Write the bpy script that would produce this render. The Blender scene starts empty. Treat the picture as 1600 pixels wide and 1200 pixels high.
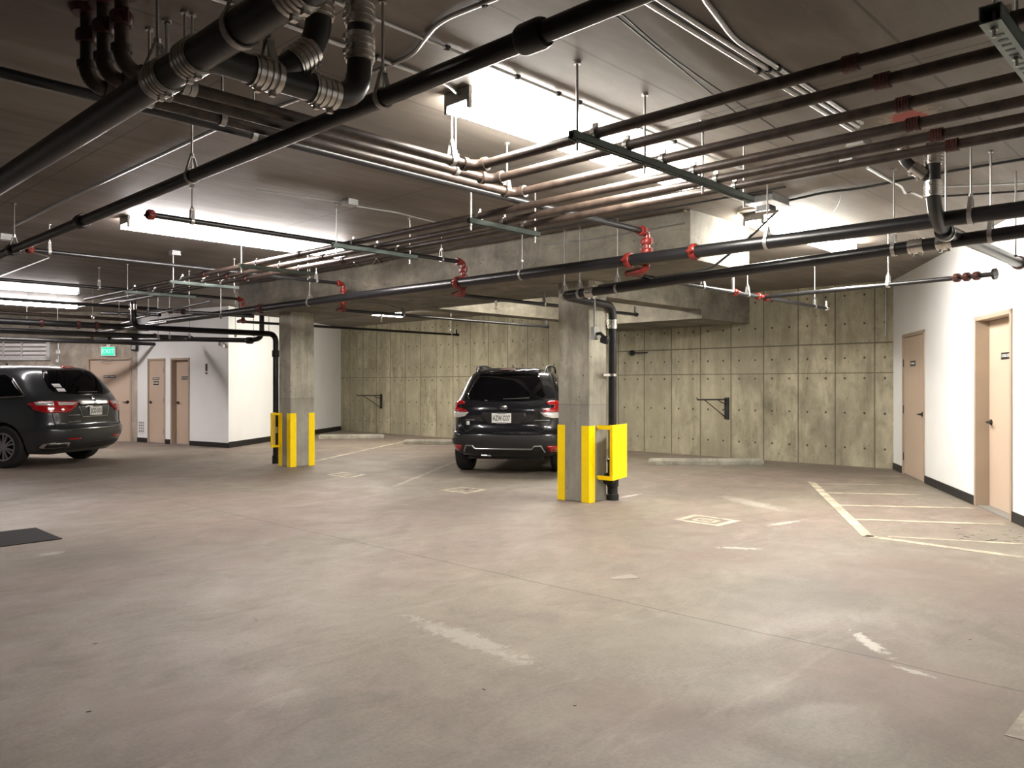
import bpy, bmesh, math, random
import numpy as np
from mathutils import Vector, Matrix
from mathutils.bvhtree import BVHTree
from mathutils.geometry import tessellate_polygon
random.seed(7)
# ------------------------------------------------------------------ camera, world, exposure
SC = bpy.context.scene
COL = SC.collection
F = 1230.0; EYE = 1.42; HD = math.radians(43.6); S_, C_ = math.sin(HD), math.cos(HD)
cd = bpy.data.cameras.new('camera'); cam = bpy.data.objects.new('camera', cd); COL.objects.link(cam)
cd.sensor_width = 36; cd.lens = 36*F/1600; cd.clip_start = 0.05; cd.clip_end = 200
cam.location = (0, 0, EYE); cam.rotation_euler = (math.radians(90), 0, HD-math.pi/2)
SC.camera = cam
SC.view_settings.view_transform = 'Standard'; SC.view_settings.look = 'None'
SC.view_settings.gamma = 1; SC.view_settings.use_curve_mapping = False
SC.view_settings.exposure = 1.56
LAMP = 34.0        # strength of the fluorescent lenses
w = bpy.data.worlds.new('world'); SC.world = w; w.use_nodes = True
w.node_tree.nodes['Background'].inputs[0].default_value = (0.6, 0.6, 0.62, 1)
w.node_tree.nodes['Background'].inputs[1].default_value = 0.02

# ------------------------------------------------------------------ measuring helpers (photo frame -> metres in the garage)
def c2w(x, y): return (S_*x+C_*y, -C_*x+S_*y)
def P(px, py, z=0.0):
    D = (z-EYE)*F/(600-py); a = c2w((px-800)/F*D, D); return Vector((a[0], a[1], z))
def PD(px, py, D):
    a = c2w((px-800)/F*D, D); return Vector((a[0], a[1], EYE+(600-py)/F*D))
def ray(px): return c2w((px-800)/F, 1)
def vx(px, u):
    r = ray(px); return u*r[1]/r[0]        # y on the line x=u
def ux(px, v):
    r = ray(px); return v*r[0]/r[1]        # x on the line y=v
def zat(py, u, v): return EYE+(600-py)/F*(u*C_+v*S_)

# ------------------------------------------------------------------ materials
def new_mat(n):
    m = bpy.data.materials.new(n); m.use_nodes = True
    return m, m.node_tree, m.node_tree.nodes['Principled BSDF']
class NT:
    def __init__(s, nt): s.nt = nt
    def n(s, t, **k):
        x = s.nt.nodes.new(t)
        for a, b in k.items(): setattr(x, a, b)
        return x
    def l(s, a, b): s.nt.links.new(a, b)
    def m(s, op, a, b=None, c=None):
        x = s.n('ShaderNodeMath', operation=op)
        for i, q in enumerate((a, b, c)):
            if q is None: continue
            if isinstance(q, (int, float)): x.inputs[i].default_value = q
            else: s.l(q, x.inputs[i])
        return x.outputs[0]
    def noise(s, vec, scale, detail=4, rough=.55, dist=0):
        x = s.n('ShaderNodeTexNoise'); x.inputs['Scale'].default_value = scale
        x.inputs['Detail'].default_value = detail; x.inputs['Roughness'].default_value = rough
        x.inputs['Distortion'].default_value = dist
        if vec is not None: s.l(vec, x.inputs['Vector'])
        return x.outputs['Fac']
    def ramp(s, fac, stops):
        x = s.n('ShaderNodeValToRGB'); e = x.color_ramp.elements
        while len(e) < len(stops): e.new(.5)
        for i, (p, c) in enumerate(stops):
            e[i].position = p; e[i].color = (c, c, c, 1) if isinstance(c, (int, float)) else (*c, 1)
        s.l(fac, x.inputs[0]); return x.outputs[0]
    def mix(s, fac, a, b, mode='MIX'):
        x = s.n('ShaderNodeMix', data_type='RGBA', blend_type=mode)
        if isinstance(fac, (int, float)): x.inputs[0].default_value = fac
        else: s.l(fac, x.inputs[0])
        for i, q in ((6, a), (7, b)):
            if isinstance(q, tuple): x.inputs[i].default_value = (*q, 1)
            else: s.l(q, x.inputs[i])
        return x.outputs[2]
    def coord(s, scale=(1, 1, 1)):
        t = s.n('ShaderNodeTexCoord'); mp = s.n('ShaderNodeMapping'); mp.inputs['Scale'].default_value = scale
        s.l(t.outputs['Object'], mp.inputs[0]); return mp.outputs[0]
    def xyz(s):
        t = s.n('ShaderNodeTexCoord'); x = s.n('ShaderNodeSeparateXYZ'); s.l(t.outputs['Object'], x.inputs[0]); return x.outputs
    def bump(s, h, b, strength=.3, dist=.01):
        x = s.n('ShaderNodeBump'); x.inputs['Strength'].default_value = strength; x.inputs['Distance'].default_value = dist
        s.l(h, x.inputs['Height']); s.l(x.outputs[0], b.inputs['Normal'])
def simple(n, col, rough=.5, metal=0.0, var=.15, scale=6, emis=None, coat=0, spec=None):
    m, nt, b = new_mat(n); t = NT(nt)
    f = t.noise(t.coord(), scale, 5)
    d = tuple(c*(1-var) for c in col); u = tuple(min(1, c*(1+var)) for c in col)
    t.l(t.ramp(f, [(.3, d), (.7, u)]), b.inputs['Base Color'])
    b.inputs['Roughness'].default_value = rough; b.inputs['Metallic'].default_value = metal
    if coat: b.inputs['Coat Weight'].default_value = coat; b.inputs['Coat Roughness'].default_value = .05
    if spec is not None: b.inputs['Specular IOR Level'].default_value = spec
    if emis:
        b.inputs['Emission Color'].default_value = (*emis[0], 1); b.inputs['Emission Strength'].default_value = emis[1]
    return m
M = {}
M['black_iron'] = simple('black_iron_pipe', (.010, .010, .011), .34, 0, .3, 9)
M['drain_iron'] = simple('cast_iron_pipe', (.022, .021, .02), .38, 0, .3, 12)
M['brown_iron'] = simple('oxidised_iron_pipe', (.045, .031, .024), .42, .1, .45, 14)
M['red'] = simple('red_fitting', (.17, .016, .011), .38, 0, .2, 20)
M['dark_red'] = simple('rusty_red_fitting', (.07, .018, .015), .45, 0, .3, 20)
M['rod'] = simple('zinc_rod', (.42, .41, .39), .35, .7, .1, 30)
M['conduit'] = simple('galvanised_conduit', (.5, .5, .49), .32, .85, .08, 12)
M['strut'] = simple('green_grey_strut', (.16, .2, .185), .45, .35, .12, 15)
M['band'] = simple('stainless_band', (.62, .6, .57), .25, .95, .08, 30)
M['yellow'] = simple('yellow_enamel', (.95, .68, .0), .35, 0, .05, 5)
M['black'] = simple('matt_black', (.012, .012, .013), .5, 0, .2, 10)
M['cable'] = simple('black_cable', (.02, .02, .02), .55, 0, .2, 10)
M['cream'] = simple('beige_pipe_paint', (.55, .45, .33), .5, 0, .1, 8)
M['door'] = simple('beige_door_paint', (.52, .405, .315), .42, 0, .04, 2)
M['frame'] = simple('beige_frame_paint', (.40, .315, .24), .42, 0, .05, 3)
M['basebd'] = simple('black_rubber_base', (.012, .012, .012), .5, 0, .2, 5)
M['tire'] = simple('tire_rubber', (.016, .016, .017), .8, 0, .2, 20)
M['alloy'] = simple('wheel_alloy', (.45, .45, .47), .3, .85, .05, 4)
M['mat'] = simple('black_floor_mat', (.014, .014, .015), .9, 0, .3, 80)
M['white'] = simple('white_paint_metal', (.8, .8, .79), .4, 0, .03, 5)
M['grey'] = simple('grey_box', (.3, .3, .29), .45, .4, .1, 10)
M['glass_dark'] = simple('tinted_glass', (.003, .003, .004), .03, 0, .1, 3, spec=.3)
M['suv'] = simple('dark_grey_car_paint', (.011, .012, .016), .24, .2, .05, 3, coat=.8)
M['van'] = simple('steel_grey_car_paint', (.045, .05, .055), .28, .5, .05, 3, coat=.8)
M['plastic'] = simple('black_bumper_plastic', (.018, .018, .019), .5, 0, .1, 20)
M['chrome'] = simple('chrome', (.75, .75, .76), .12, 1, .02, 5)
M['satin'] = simple('satin_trim', (.4, .4, .4), .3, .8, .02, 5)
M['lens_red'] = simple('red_lens', (.4, .006, .01), .12, 0, .2, 30, coat=1)
M['lens_clear'] = simple('clear_lens', (.75, .73, .72), .15, .3, .15, 40, coat=1)
M['plate'] = simple('white_plate', (.85, .86, .84), .35, 0, .03, 5)
M['ink'] = simple('green_black_ink', (.02, .05, .03), .5, 0, .05, 5)
M['louver'] = simple('louver_metal', (.7, .7, .7), .4, .2, .05, 8)
M['louver_in'] = simple('louver_backing', (.85, .8, .79), .6, 0, .1, 3)
M['sticker'] = simple('white_sticker', (.8, .8, .8), .5, 0, .03, 5)
M['exit'] = simple('exit_green', (.02, .6, .35), .4, 0, .02, 5, emis=((.0, .68, .34), .3))
M['exit_text'] = simple('exit_letter', (.8, .9, .85), .4, 0, .02, 5, emis=((.1, .8, .4), .5))
def lens(n, col, k):
    m, nt, b = new_mat(n); t = NT(nt)
    x = t.xyz()
    g = t.m('MULTIPLY', t.m('SINE', t.m('MULTIPLY', x[0], 90)), .5)
    b.inputs['Base Color'].default_value = (.8, .8, .78, 1); b.inputs['Roughness'].default_value = .4
    b.inputs['Emission Color'].default_value = (*col, 1)
    t.l(t.m('MULTIPLY', t.m('ADD', t.m('MULTIPLY', g, .12), 1), LAMP*k), b.inputs['Emission Strength'])
    return m
M['lens'] = lens('lamp_lens_warm', (1, .93, .82), 1.0)
M['lens_bright'] = lens('lamp_lens_new_tubes', (1, .95, .87), 1.05)
M['lens_hot'] = lens('lamp_lens_brightest', (1, .96, .88), 1.5)
M['lens_cool'] = lens('lamp_lens_cool', (1, .92, .90), .95)

SPOTS = []
WHT = (.60, .56, .50); PNK = (.20, .135, .115); BRN = (.125, .105, .082); GRN = (.20, .18, .135)
# stains and scuffs, the broad dark ones also painted in to dim overlit floor: (end, end, half width in m, strength, colour, edge softness, raggedness)
for (a_, b_, w_, am_, col_, so_, rg_) in (((1330, 985), (1395, 1030), .05, .75, WHT, .35, 4.5), ((1395, 1040), (1470, 1062), .03, .9, WHT, .3, 4), ((640, 965), (830, 1035), .09, .28, WHT, .5, 4), ((1195, 822), (1260, 812), .05, .7, WHT, .4, 4),
                          ((1118, 855), (1190, 858), .05, .6, WHT, .3, 4), ((968, 778), (1004, 771), .04, .8, WHT, .4, 4), ((1130, 775), (1230, 800), .14, .3, WHT, .5, 4), ((60, 868), (110, 860), .06, .55, WHT, .4, 4),
                          ((1150, 960), (1330, 900), .45, .45, BRN, .6, 1.6), ((1280, 900), (1600, 900), .7, .6, PNK, .7, 1.6), ((1260, 1040), (1600, 1130), .55, .5, PNK, .7, 1.6), ((1000, 770), (1320, 770), .8, .4, BRN, .7, 1.6),
                          ((1050, 870), (1250, 880), .4, .35, PNK, .6, 1.8), ((900, 1000), (1150, 980), .4, .28, GRN, .7, 1.6), ((20, 880), (240, 860), .6, .4, BRN, .7, 1.6), ((280, 740), (700, 735), 1.0, .45, BRN, .8, 1.6),
                          ((520, 790), (900, 800), .6, .3, BRN, .8, 1.8), ((900, 1080), (1100, 1150), .3, .4, PNK, .7, 1.8), ((150, 1100), (420, 1120), .3, .3, PNK, .8, 1.6), ((1100, 720), (1400, 740), .8, .4, BRN, .7, 1.6), ((60, 735), (300, 740), .8, .4, BRN, .8, 1.5)):
    p_, q_ = P(*a_), P(*b_); d_ = q_-p_; m_ = (p_+q_)/2
    SPOTS.append((m_.x, m_.y, d_.length/2, w_, math.atan2(d_.y, d_.x), am_, col_, so_, rg_))
M['lens_dim'] = lens('lamp_lens_worn', (1, .93, .92), .22)
def mk_floor():
    m, nt, b = new_mat('stained_concrete_floor'); t = NT(nt)
    co = t.coord(); x = t.xyz()
    st = t.coord((.6, 1.0, 1))
    f1 = t.noise(st, .45, 6, .62, .8); f2 = t.noise(co, 1.6, 7, .65, .6); f3 = t.noise(co, 120, 3, .7); f4 = t.noise(t.coord((.35, 1.6, 1)), 1.1, 8, .7, 1.5)
    c = t.ramp(f1, [(.30, (.208, .18, .14)), (.45, (.238, .2, .16)), (.53, (.238, .185, .155)), (.70, (.205, .156, .133))])
    c = t.mix(t.ramp(f2, [(.35, 0.0), (.75, .55)]), c, (.17, .145, .12))
    c = t.mix(t.ramp(f4, [(.58, 0.0), (.74, .5)]), c, (.40, .36, .305))
    c = t.mix(t.ramp(t.noise(t.coord((.5, .9, 1)), .9, 9, .75, 2.2), [(.66, 0.0), (.72, .5)]), c, (.48, .43, .385))
    c = t.mix(t.ramp(f3, [(.3, .22), (.6, 0.0)]), c, (.12, .105, .085))
    mot = t.ramp(t.noise(t.coord((.8, 1.4, 1)), 3.2, 10, .74, .9), [(.3, .74), (.5, 1.0), (.72, 1.22)])
    c = t.mix(.8, c, mot, 'MULTIPLY')
    c = t.mix(.9, c, t.ramp(t.noise(co, 45, 4, .8), [(.3, .82), (.7, 1.15)]), 'MULTIPLY')
    # curved tyre scuffs
    d = t.m('POWER', t.m('ADD', t.m('POWER', t.m('SUBTRACT', x[0], 11.5), 2), t.m('POWER', t.m('ADD', x[1], 1.5), 2)), .5)
    sc = t.m('SINE', t.m('ADD', t.m('MULTIPLY', d, 14), t.m('MULTIPLY', f2, 9)))
    c = t.mix(t.m('MULTIPLY', t.ramp(sc, [(.55, 0.0), (1, .34)]), t.ramp(f1, [(.4, 0.0), (.55, 1.0)])), c, (.16, .14, .115))
    nf, nc = t.noise(co, 7, 8, .8, 1.5), t.noise(co, 1.9, 8, .7, .8)
    for (qx, qy, sx, sy, ang, am, colr, so, rg) in SPOTS:
        dx = t.m('SUBTRACT', x[0], qx); dy = t.m('SUBTRACT', x[1], qy); ca, sa = math.cos(ang), math.sin(ang)
        ux_ = t.m('DIVIDE', t.m('ADD', t.m('MULTIPLY', dx, ca), t.m('MULTIPLY', dy, sa)), sx); uy_ = t.m('DIVIDE', t.m('SUBTRACT', t.m('MULTIPLY', dy, ca), t.m('MULTIPLY', dx, sa)), sy)
        dd = t.m('ADD', t.m('POWER', t.m('ADD', t.m('POWER', ux_, 2), t.m('POWER', uy_, 2)), .5), t.m('MULTIPLY', t.m('SUBTRACT', nf if rg > 2 else nc, .5), rg))
        c = t.mix(t.m('MULTIPLY', t.ramp(t.m('MULTIPLY', dd, .5), [(.3, 1.0), (.3+so*.5, 0.0)]), am), c, colr)
    # saw-cut joints
    for (nx, ny, cc, wd) in ((1, 0.02, 4.28, .007), (.62, .785, 2.13, .004), (.02, 1, -1.9, .007), (1, 0, 11.0, .006), (.01, 1, 11.7, .006), (1, 0, -1.6, .007)):
        q = t.m('ABSOLUTE', t.m('SUBTRACT', t.m('ADD', t.m('MULTIPLY', x[0], nx), t.m('MULTIPLY', x[1], ny)), t.m('ADD', cc, t.m('MULTIPLY', t.m('SUBTRACT', f2, .5), .06))))
        ln = t.m('LESS_THAN', q, wd)
        c = t.mix(t.m('MULTIPLY', ln, .6), c, (.05, .042, .036))
    t.l(c, b.inputs['Base Color'])
    t.l(t.ramp(f2, [(.3, .5), (.8, .75)]), b.inputs['Roughness'])
    t.bump(t.m('ADD', f3, t.m('MULTIPLY', f2, .5)), b, .15, .004)
    return m
M['floor'] = mk_floor()
def concrete(n, lo, mid, hi, streak=(7, 7, .7), panels=None, beam=False):
    m, nt, b = new_mat(n); t = NT(nt)
    co = t.coord(); x = t.xyz()
    f1 = t.noise(t.coord(streak), 1.0, 8, .68, .5); f2 = t.noise(co, 1.3, 6, .6, .4); f3 = t.noise(co, 30, 5, .7)
    c = t.ramp(f1, [(.3, lo), (.5, mid), (.72, hi)])
    c = t.mix(t.ramp(f2, [(.35, .5), (.65, 0.0)]), c, tuple(v*.62 for v in mid))
    c = t.mix(t.ramp(f2, [(.6, 0.0), (.8, .35)]), c, tuple(min(1, v*1.25) for v in hi))
    pit = t.n('ShaderNodeTexVoronoi'); pit.inputs['Scale'].default_value = 9; t.l(t.coord((1, 1, .7)), pit.inputs['Vector'])
    c = t.mix(t.m('MULTIPLY', t.m('LESS_THAN', t.m('ADD', pit.outputs['Distance'], t.m('MULTIPLY', f3, .06)), .11), .8), c, (.045, .04, .03))
    mot = t.ramp(t.noise(t.coord((1, 1, .55)), 5.5, 10, .78, .6), [(.3, .55), (.5, .98), (.7, 1.3)])
    c = t.mix(.85, c, mot, 'MULTIPLY')
    pat = t.ramp(t.noise(t.coord((1, 1, .8)), .7, 3, .5, .8), [(.38, .62), (.55, 1.0)])
    c = t.mix(.8, c, pat, 'MULTIPLY')
    h = t.m('MULTIPLY', f3, .4)
    if panels:
        s, ph = panels
        fr = t.m('FRACT', t.m('DIVIDE', t.m('SUBTRACT', x[0], ph), s))
        dj = t.m('MULTIPLY', t.m('SUBTRACT', .5, t.m('ABSOLUTE', t.m('SUBTRACT', fr, .5))), s)
        pid = t.m('FLOOR', t.m('DIVIDE', t.m('SUBTRACT', x[0], ph), s))
        wn = t.n('ShaderNodeTexWhiteNoise', noise_dimensions='2D'); cb = t.n('ShaderNodeCombineXYZ')
        t.l(pid, cb.inputs[0]); t.l(t.m('GREATER_THAN', x[2], 1.61), cb.inputs[1]); t.l(cb.outputs[0], wn.inputs['Vector'])
        c = t.mix(t.m('MULTIPLY', wn.outputs['Value'], .6), c, tuple(v*.72 for v in mid))
        jit = t.m('MULTIPLY', f3, .012)
        j = t.m('LESS_THAN', dj, t.m('ADD', .006, jit))
        j2 = t.m('LESS_THAN', t.m('ABSOLUTE', t.m('SUBTRACT', x[2], 1.61)), t.m('ADD', .003, jit))
        j3 = t.m('MULTIPLY', t.m('LESS_THAN', t.m('ABSOLUTE', t.m('SUBTRACT', x[2], 2.12)), t.m('ADD', .008, jit)), t.m('GREATER_THAN', x[0], 10.4))
        J = t.m('MAXIMUM', t.m('MAXIMUM', j, j2), j3)
        c = t.mix(t.m('MULTIPLY', J, .7), c, (.075, .062, .045))
        # rows of tie holes, two per panel
        fx = t.m('ABSOLUTE', t.m('SUBTRACT', t.m('ABSOLUTE', t.m('SUBTRACT', fr, .5)), .25))
        holes = None
        for zz in (.32, .92, 1.52, 1.87, 2.46, 2.95):
            q = t.m('LESS_THAN', t.m('POWER', t.m('ADD', t.m('POWER', t.m('MULTIPLY', fx, s), 2), t.m('POWER', t.m('SUBTRACT', x[2], zz), 2)), .5), t.m('ADD', .008, t.m('MULTIPLY', f2, .022)))
            holes = q if holes is None else t.m('MAXIMUM', holes, q)
        c = t.mix(t.m('MULTIPLY', holes, .85), c, (.03, .026, .018))
        h = t.m('SUBTRACT', h, t.m('ADD', J, holes))
    if beam:
        q = t.m('LESS_THAN', t.m('ABSOLUTE', t.m('SUBTRACT', x[2], 1.17)), .005)
        c = t.mix(t.m('MULTIPLY', q, .5), c, (.08, .07, .055))
        c = t.mix(t.m('MULTIPLY', t.m('LESS_THAN', x[2], t.m('ADD', 1.12, t.m('MULTIPLY', f2, .1))), .45), c, (.2, .19, .165))
    t.l(c, b.inputs['Base Color']); b.inputs['Roughness'].default_value = .8
    t.bump(h, b, .35, .008)
    return m
M['wall'] = concrete('board_formed_concrete_wall', (.22, .195, .13), (.46, .42, .30), (.66, .605, .45), (3.6, 3.6, .55), (.664, 2.47))
M['wall_l'] = concrete('left_concrete_wall', (.3, .26, .21), (.46, .40, .335), (.6, .53, .455), (3.2, 3.2, .8))
M['column'] = concrete('column_concrete', (.29, .27, .215), (.43, .405, .325), (.56, .53, .43), (9, 9, .5), None, True)
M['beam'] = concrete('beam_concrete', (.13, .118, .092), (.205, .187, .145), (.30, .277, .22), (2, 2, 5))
M['stop'] = concrete('wheel_stop_concrete', (.3, .28, .22), (.42, .4, .33), (.52, .5, .42), (3, 3, 3))
def mk_ceiling():
    m, nt, b = new_mat('plywood_formed_concrete_ceiling'); t = NT(nt)
    x = t.xyz(); co = t.coord()
    f1 = t.noise(t.coord((.45, 2.2, 1)), 1.3, 8, .62, .6); f2 = t.noise(co, .8, 5, .6, .5); f3 = t.noise(t.coord((3, 12, 1)), 2, 6, .7)
    c = t.ramp(f1, [(.3, (.15, .125, .103)), (.5, (.205, .178, .153)), (.72, (.29, .262, .235))])
    c = t.mix(t.ramp(f2, [(.35, .45), (.62, 0.0)]), c, (.105, .085, .067))
    c = t.mix(t.ramp(f3, [(.62, 0.0), (.75, .3)]), c, (.32, .28, .24))
    for ax, s, ph in ((1, 1.22, 2.55), (0, 2.44, 2.1)):
        fr = t.m('FRACT', t.m('DIVIDE', t.m('SUBTRACT', x[ax], ph), s))
        dj = t.m('MULTIPLY', t.m('SUBTRACT', .5, t.m('ABSOLUTE', t.m('SUBTRACT', fr, .5))), s)
        c = t.mix(t.m('MULTIPLY', t.m('LESS_THAN', dj, t.m('ADD', .003, t.m('MULTIPLY', f3, .01))), .6), c, (.07, .055, .045))
    # red fire-stop smear round a pipe hole
    q = P(1425, 186, 3.15)
    d = t.m('POWER', t.m('ADD', t.m('POWER', t.m('SUBTRACT', x[0], q.x), 2), t.m('POWER', t.m('MULTIPLY', t.m('SUBTRACT', x[1], q.y), 1.6), 2)), .5)
    k = t.m('LESS_THAN', t.m('ADD', d, t.m('MULTIPLY', t.noise(co, 14, 4, .7), .35)), .36)
    k2 = t.m('LESS_THAN', t.m('ADD', d, t.m('MULTIPLY', t.noise(co, 18, 4, .7), .5)), .52)
    c = t.mix(t.m('MULTIPLY', k2, .5), c, (.40, .33, .25)); c = t.mix(t.m('MULTIPLY', k, .9), c, (.36, .045, .03))
    t.l(c, b.inputs['Base Color']); b.inputs['Roughness'].default_value = .62
    t.bump(f3, b, .12, .004)
    return m
M['ceiling'] = mk_ceiling()
def mk_paint():
    m, nt, b = new_mat('white_painted_block'); t = NT(nt)
    co = t.coord(); f = t.noise(co, 1.2, 6, .6, .4); g = t.noise(t.coord((1, 1, .5)), 5, 8, .75, 1)
    c = t.ramp(f, [(.3, (.81, .82, .82)), (.7, (.86, .87, .87))])
    c = t.mix(t.ramp(g, [(.68, 0.0), (.78, .25)]), c, (.5, .47, .42))
    t.l(c, b.inputs['Base Color']); b.inputs['Roughness'].default_value = .6
    t.bump(t.noise(co, 60, 3, .6), b, .12, .003); return m
M['paint'] = mk_paint()
def mk_line():
    m, nt, b = new_mat('worn_line_paint'); t = NT(nt)
    co = t.coord(); g = t.noise(co, 3.5, 9, .75, 1)
    c = t.mix(t.ramp(g, [(.42, 1.0), (.6, .12)]), (.62, .545, .40), (.3, .262, .205))
    t.l(c, b.inputs['Base Color']); b.inputs['Roughness'].default_value = .7; return m
M['line'] = mk_line()
def mk_line2():
    m, nt, b = new_mat('very_worn_line_paint'); t = NT(nt)
    g = t.noise(t.coord(), 5, 9, .75, 1)
    t.l(t.mix(t.ramp(g, [(.5, .0), (.66, .7)]), (.29, .25, .205), (.6, .54, .43)), b.inputs['Base Color']); b.inputs['Roughness'].default_value = .7; return m
M['line_worn'] = mk_line2()

# ------------------------------------------------------------------ mesh helpers
def tag(o, label=None, cat=None, group=None, kind=None):
    if label and len(label.split()) > 16: print('LONG', label)
    if label: o['label'] = label
    if cat: o['category'] = cat
    if group: o['group'] = group
    if kind: o['kind'] = kind
    return o
def empty(name, loc=(0, 0, 0), rz=0, **k):
    o = bpy.data.objects.new(name, None); COL.objects.link(o); o.location = loc; o.rotation_euler = (0, 0, rz); o.empty_display_size = .1
    return tag(o, **k)
def frame_of(d):
    d = Vector(d).normalized(); a = Vector((0, 0, 1)) if abs(d.z) < .95 else Vector((1, 0, 0))
    x = d.cross(a).normalized(); y = d.cross(x).normalized(); return x, y, d
class MB:
    def __init__(s): s.v = []; s.f = []
    def add(s, vs, fs):
        b = len(s.v); s.v += [tuple(q) for q in vs]; s.f += [tuple(i+b for i in f) for f in fs]; return s
    def box(s, c, d, mat=None):
        c = Vector(c); h = [q/2 for q in d]
        vs = [Vector((x*h[0], y*h[1], z*h[2])) for x in (-1, 1) for y in (-1, 1) for z in (-1, 1)]
        if mat: vs = [mat @ q for q in vs]
        return s.add([q+c for q in vs], [(0, 1, 3, 2), (4, 6, 7, 5), (0, 4, 5, 1), (2, 3, 7, 6), (0, 2, 6, 4), (1, 5, 7, 3)])
    def b2(s, x0, x1, y0, y1, z0, z1): return s.box(((x0+x1)/2, (y0+y1)/2, (z0+z1)/2), (abs(x1-x0), abs(y1-y0), abs(z1-z0)))
    def bar(s, p, q, w_, h, up=(0, 0, 1)):
        p, q = Vector(p), Vector(q); d = (q-p); L = d.length; d.normalize(); u = Vector(up); y = u.cross(d).normalized(); z = d.cross(y)
        R = Matrix((d, y, z)).transposed(); return s.box((p+q)/2, (L, w_, h), R)
    def tube(s, pts, r, n=12, cap=True):
        pts = [Vector(q) for q in pts]; x, y, d = frame_of(pts[1]-pts[0]); vs = []; fs = []
        for i, p in enumerate(pts):
            t = (pts[min(i+1, len(pts)-1)]-pts[max(i-1, 0)]).normalized()
            x = (x-t*x.dot(t)).normalized(); y = t.cross(x)
            rr = r[i] if isinstance(r, (list, tuple)) else r
            vs += [p+(x*math.cos(2*math.pi*k/n)+y*math.sin(2*math.pi*k/n))*rr for k in range(n)]
        for i in range(len(pts)-1):
            for k in range(n):
                a, b = i*n+k, i*n+(k+1) % n; fs.append((a, b, b+n, a+n))
        if cap: fs += [tuple(range(n-1, -1, -1)), tuple(range((len(pts)-1)*n, len(pts)*n))]
        return s.add(vs, fs)
    def prof(s, c, d, prof, n=20):         # revolve [(along, radius)...] round axis d through c
        c = Vector(c); x, y, d = frame_of(d); vs = []; fs = []; m = len(prof)
        for (a, r) in prof: vs += [c+d*a+(x*math.cos(2*math.pi*k/n)+y*math.sin(2*math.pi*k/n))*max(r, 1e-4) for k in range(n)]
        for i in range(m-1):
            for k in range(n):
                a, b = i*n+k, i*n+(k+1) % n; fs.append((a, b, b+n, a+n))
        fs += [tuple(range(n-1, -1, -1)), tuple(range((m-1)*n, m*n))]
        return s.add(vs, fs)
    def ring(s, c, d, r0, r1, L, n=20):
        return s.prof_open(c, d, [(-L/2, r0), (-L/2, r1), (L/2, r1), (L/2, r0), (-L/2, r0)], n)
    def prof_open(s, c, d, prof, n=20):
        c = Vector(c); x, y, d = frame_of(d); vs = []; fs = []; m = len(prof)
        for (a, r) in prof: vs += [c+d*a+(x*math.cos(2*math.pi*k/n)+y*math.sin(2*math.pi*k/n))*r for k in range(n)]
        for i in range(m-1):
            for k in range(n):
                a, b = i*n+k, i*n+(k+1) % n; fs.append((a, b, b+n, a+n))
        return s.add(vs, fs)
    def prism(s, poly, z0, z1):
        n = len(poly); vs = [(p[0], p[1], z0) for p in poly]+[(p[0], p[1], z1) for p in poly]
        fs = [tuple(range(n-1, -1, -1)), tuple(range(n, 2*n))]+[(i, (i+1) % n, n+(i+1) % n, n+i) for i in range(n)]
        return s.add(vs, fs)
    def build(s, name, mat, parent=None, smooth=False, bevel=0, mw=None, **k):
        me = bpy.data.meshes.new(name); me.from_pydata(s.v, [], s.f); me.materials.append(mat)
        bm = bmesh.new(); bm.from_mesh(me); bmesh.ops.recalc_face_normals(bm, faces=bm.faces); bm.to_mesh(me); bm.free()
        if smooth:
            for p in me.polygons: p.use_smooth = len(p.vertices) <= 4
        o = bpy.data.objects.new(name, me); COL.objects.link(o)
        if parent: o.parent = parent
        if bevel:
            bv = o.modifiers.new('bevel', 'BEVEL'); bv.width = bevel; bv.segments = 2; bv.limit_method = 'ANGLE'; bv.angle_limit = .7
        if smooth:
            try: me.set_sharp_from_angle(angle=math.radians(40))
            except Exception: pass
        return tag(o, **k)
def fillet(pts, R=.1, n=7):
    pts = [Vector(p) for p in pts]; out = [pts[0]]; arcs = []
    for i in range(1, len(pts)-1):
        a, b, c = pts[i-1], pts[i], pts[i+1]; d0 = (a-b); d1 = (c-b); r = min(R, d0.length*.49, d1.length*.49)
        p0 = b+d0.normalized()*r; p1 = b+d1.normalized()*r; arc = []
        for k in range(n+1):
            t = k/n; arc.append(p0*(1-t)**2+b*2*t*(1-t)+p1*t*t)
        out += arc; arcs.append(arc)
    out.append(pts[-1]); return out, arcs
def text(name, s, size, loc, rot, mat, parent, thick=.001, ax='CENTER'):
    c = bpy.data.curves.new(name, 'FONT'); c.body = s; c.size = size; c.extrude = thick; c.offset = size*.012; c.align_x = ax; c.align_y = 'CENTER'
    tmp = bpy.data.objects.new(name, c); COL.objects.link(tmp); bpy.context.view_layer.update()
    me = bpy.data.meshes.new_from_object(tmp.evaluated_get(bpy.context.evaluated_depsgraph_get()))
    bpy.data.objects.remove(tmp); me.materials.clear(); me.materials.append(mat)
    o = bpy.data.objects.new(name, me); COL.objects.link(o); o.parent = parent; o.location = loc; o.rotation_euler = rot
    return o

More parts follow.
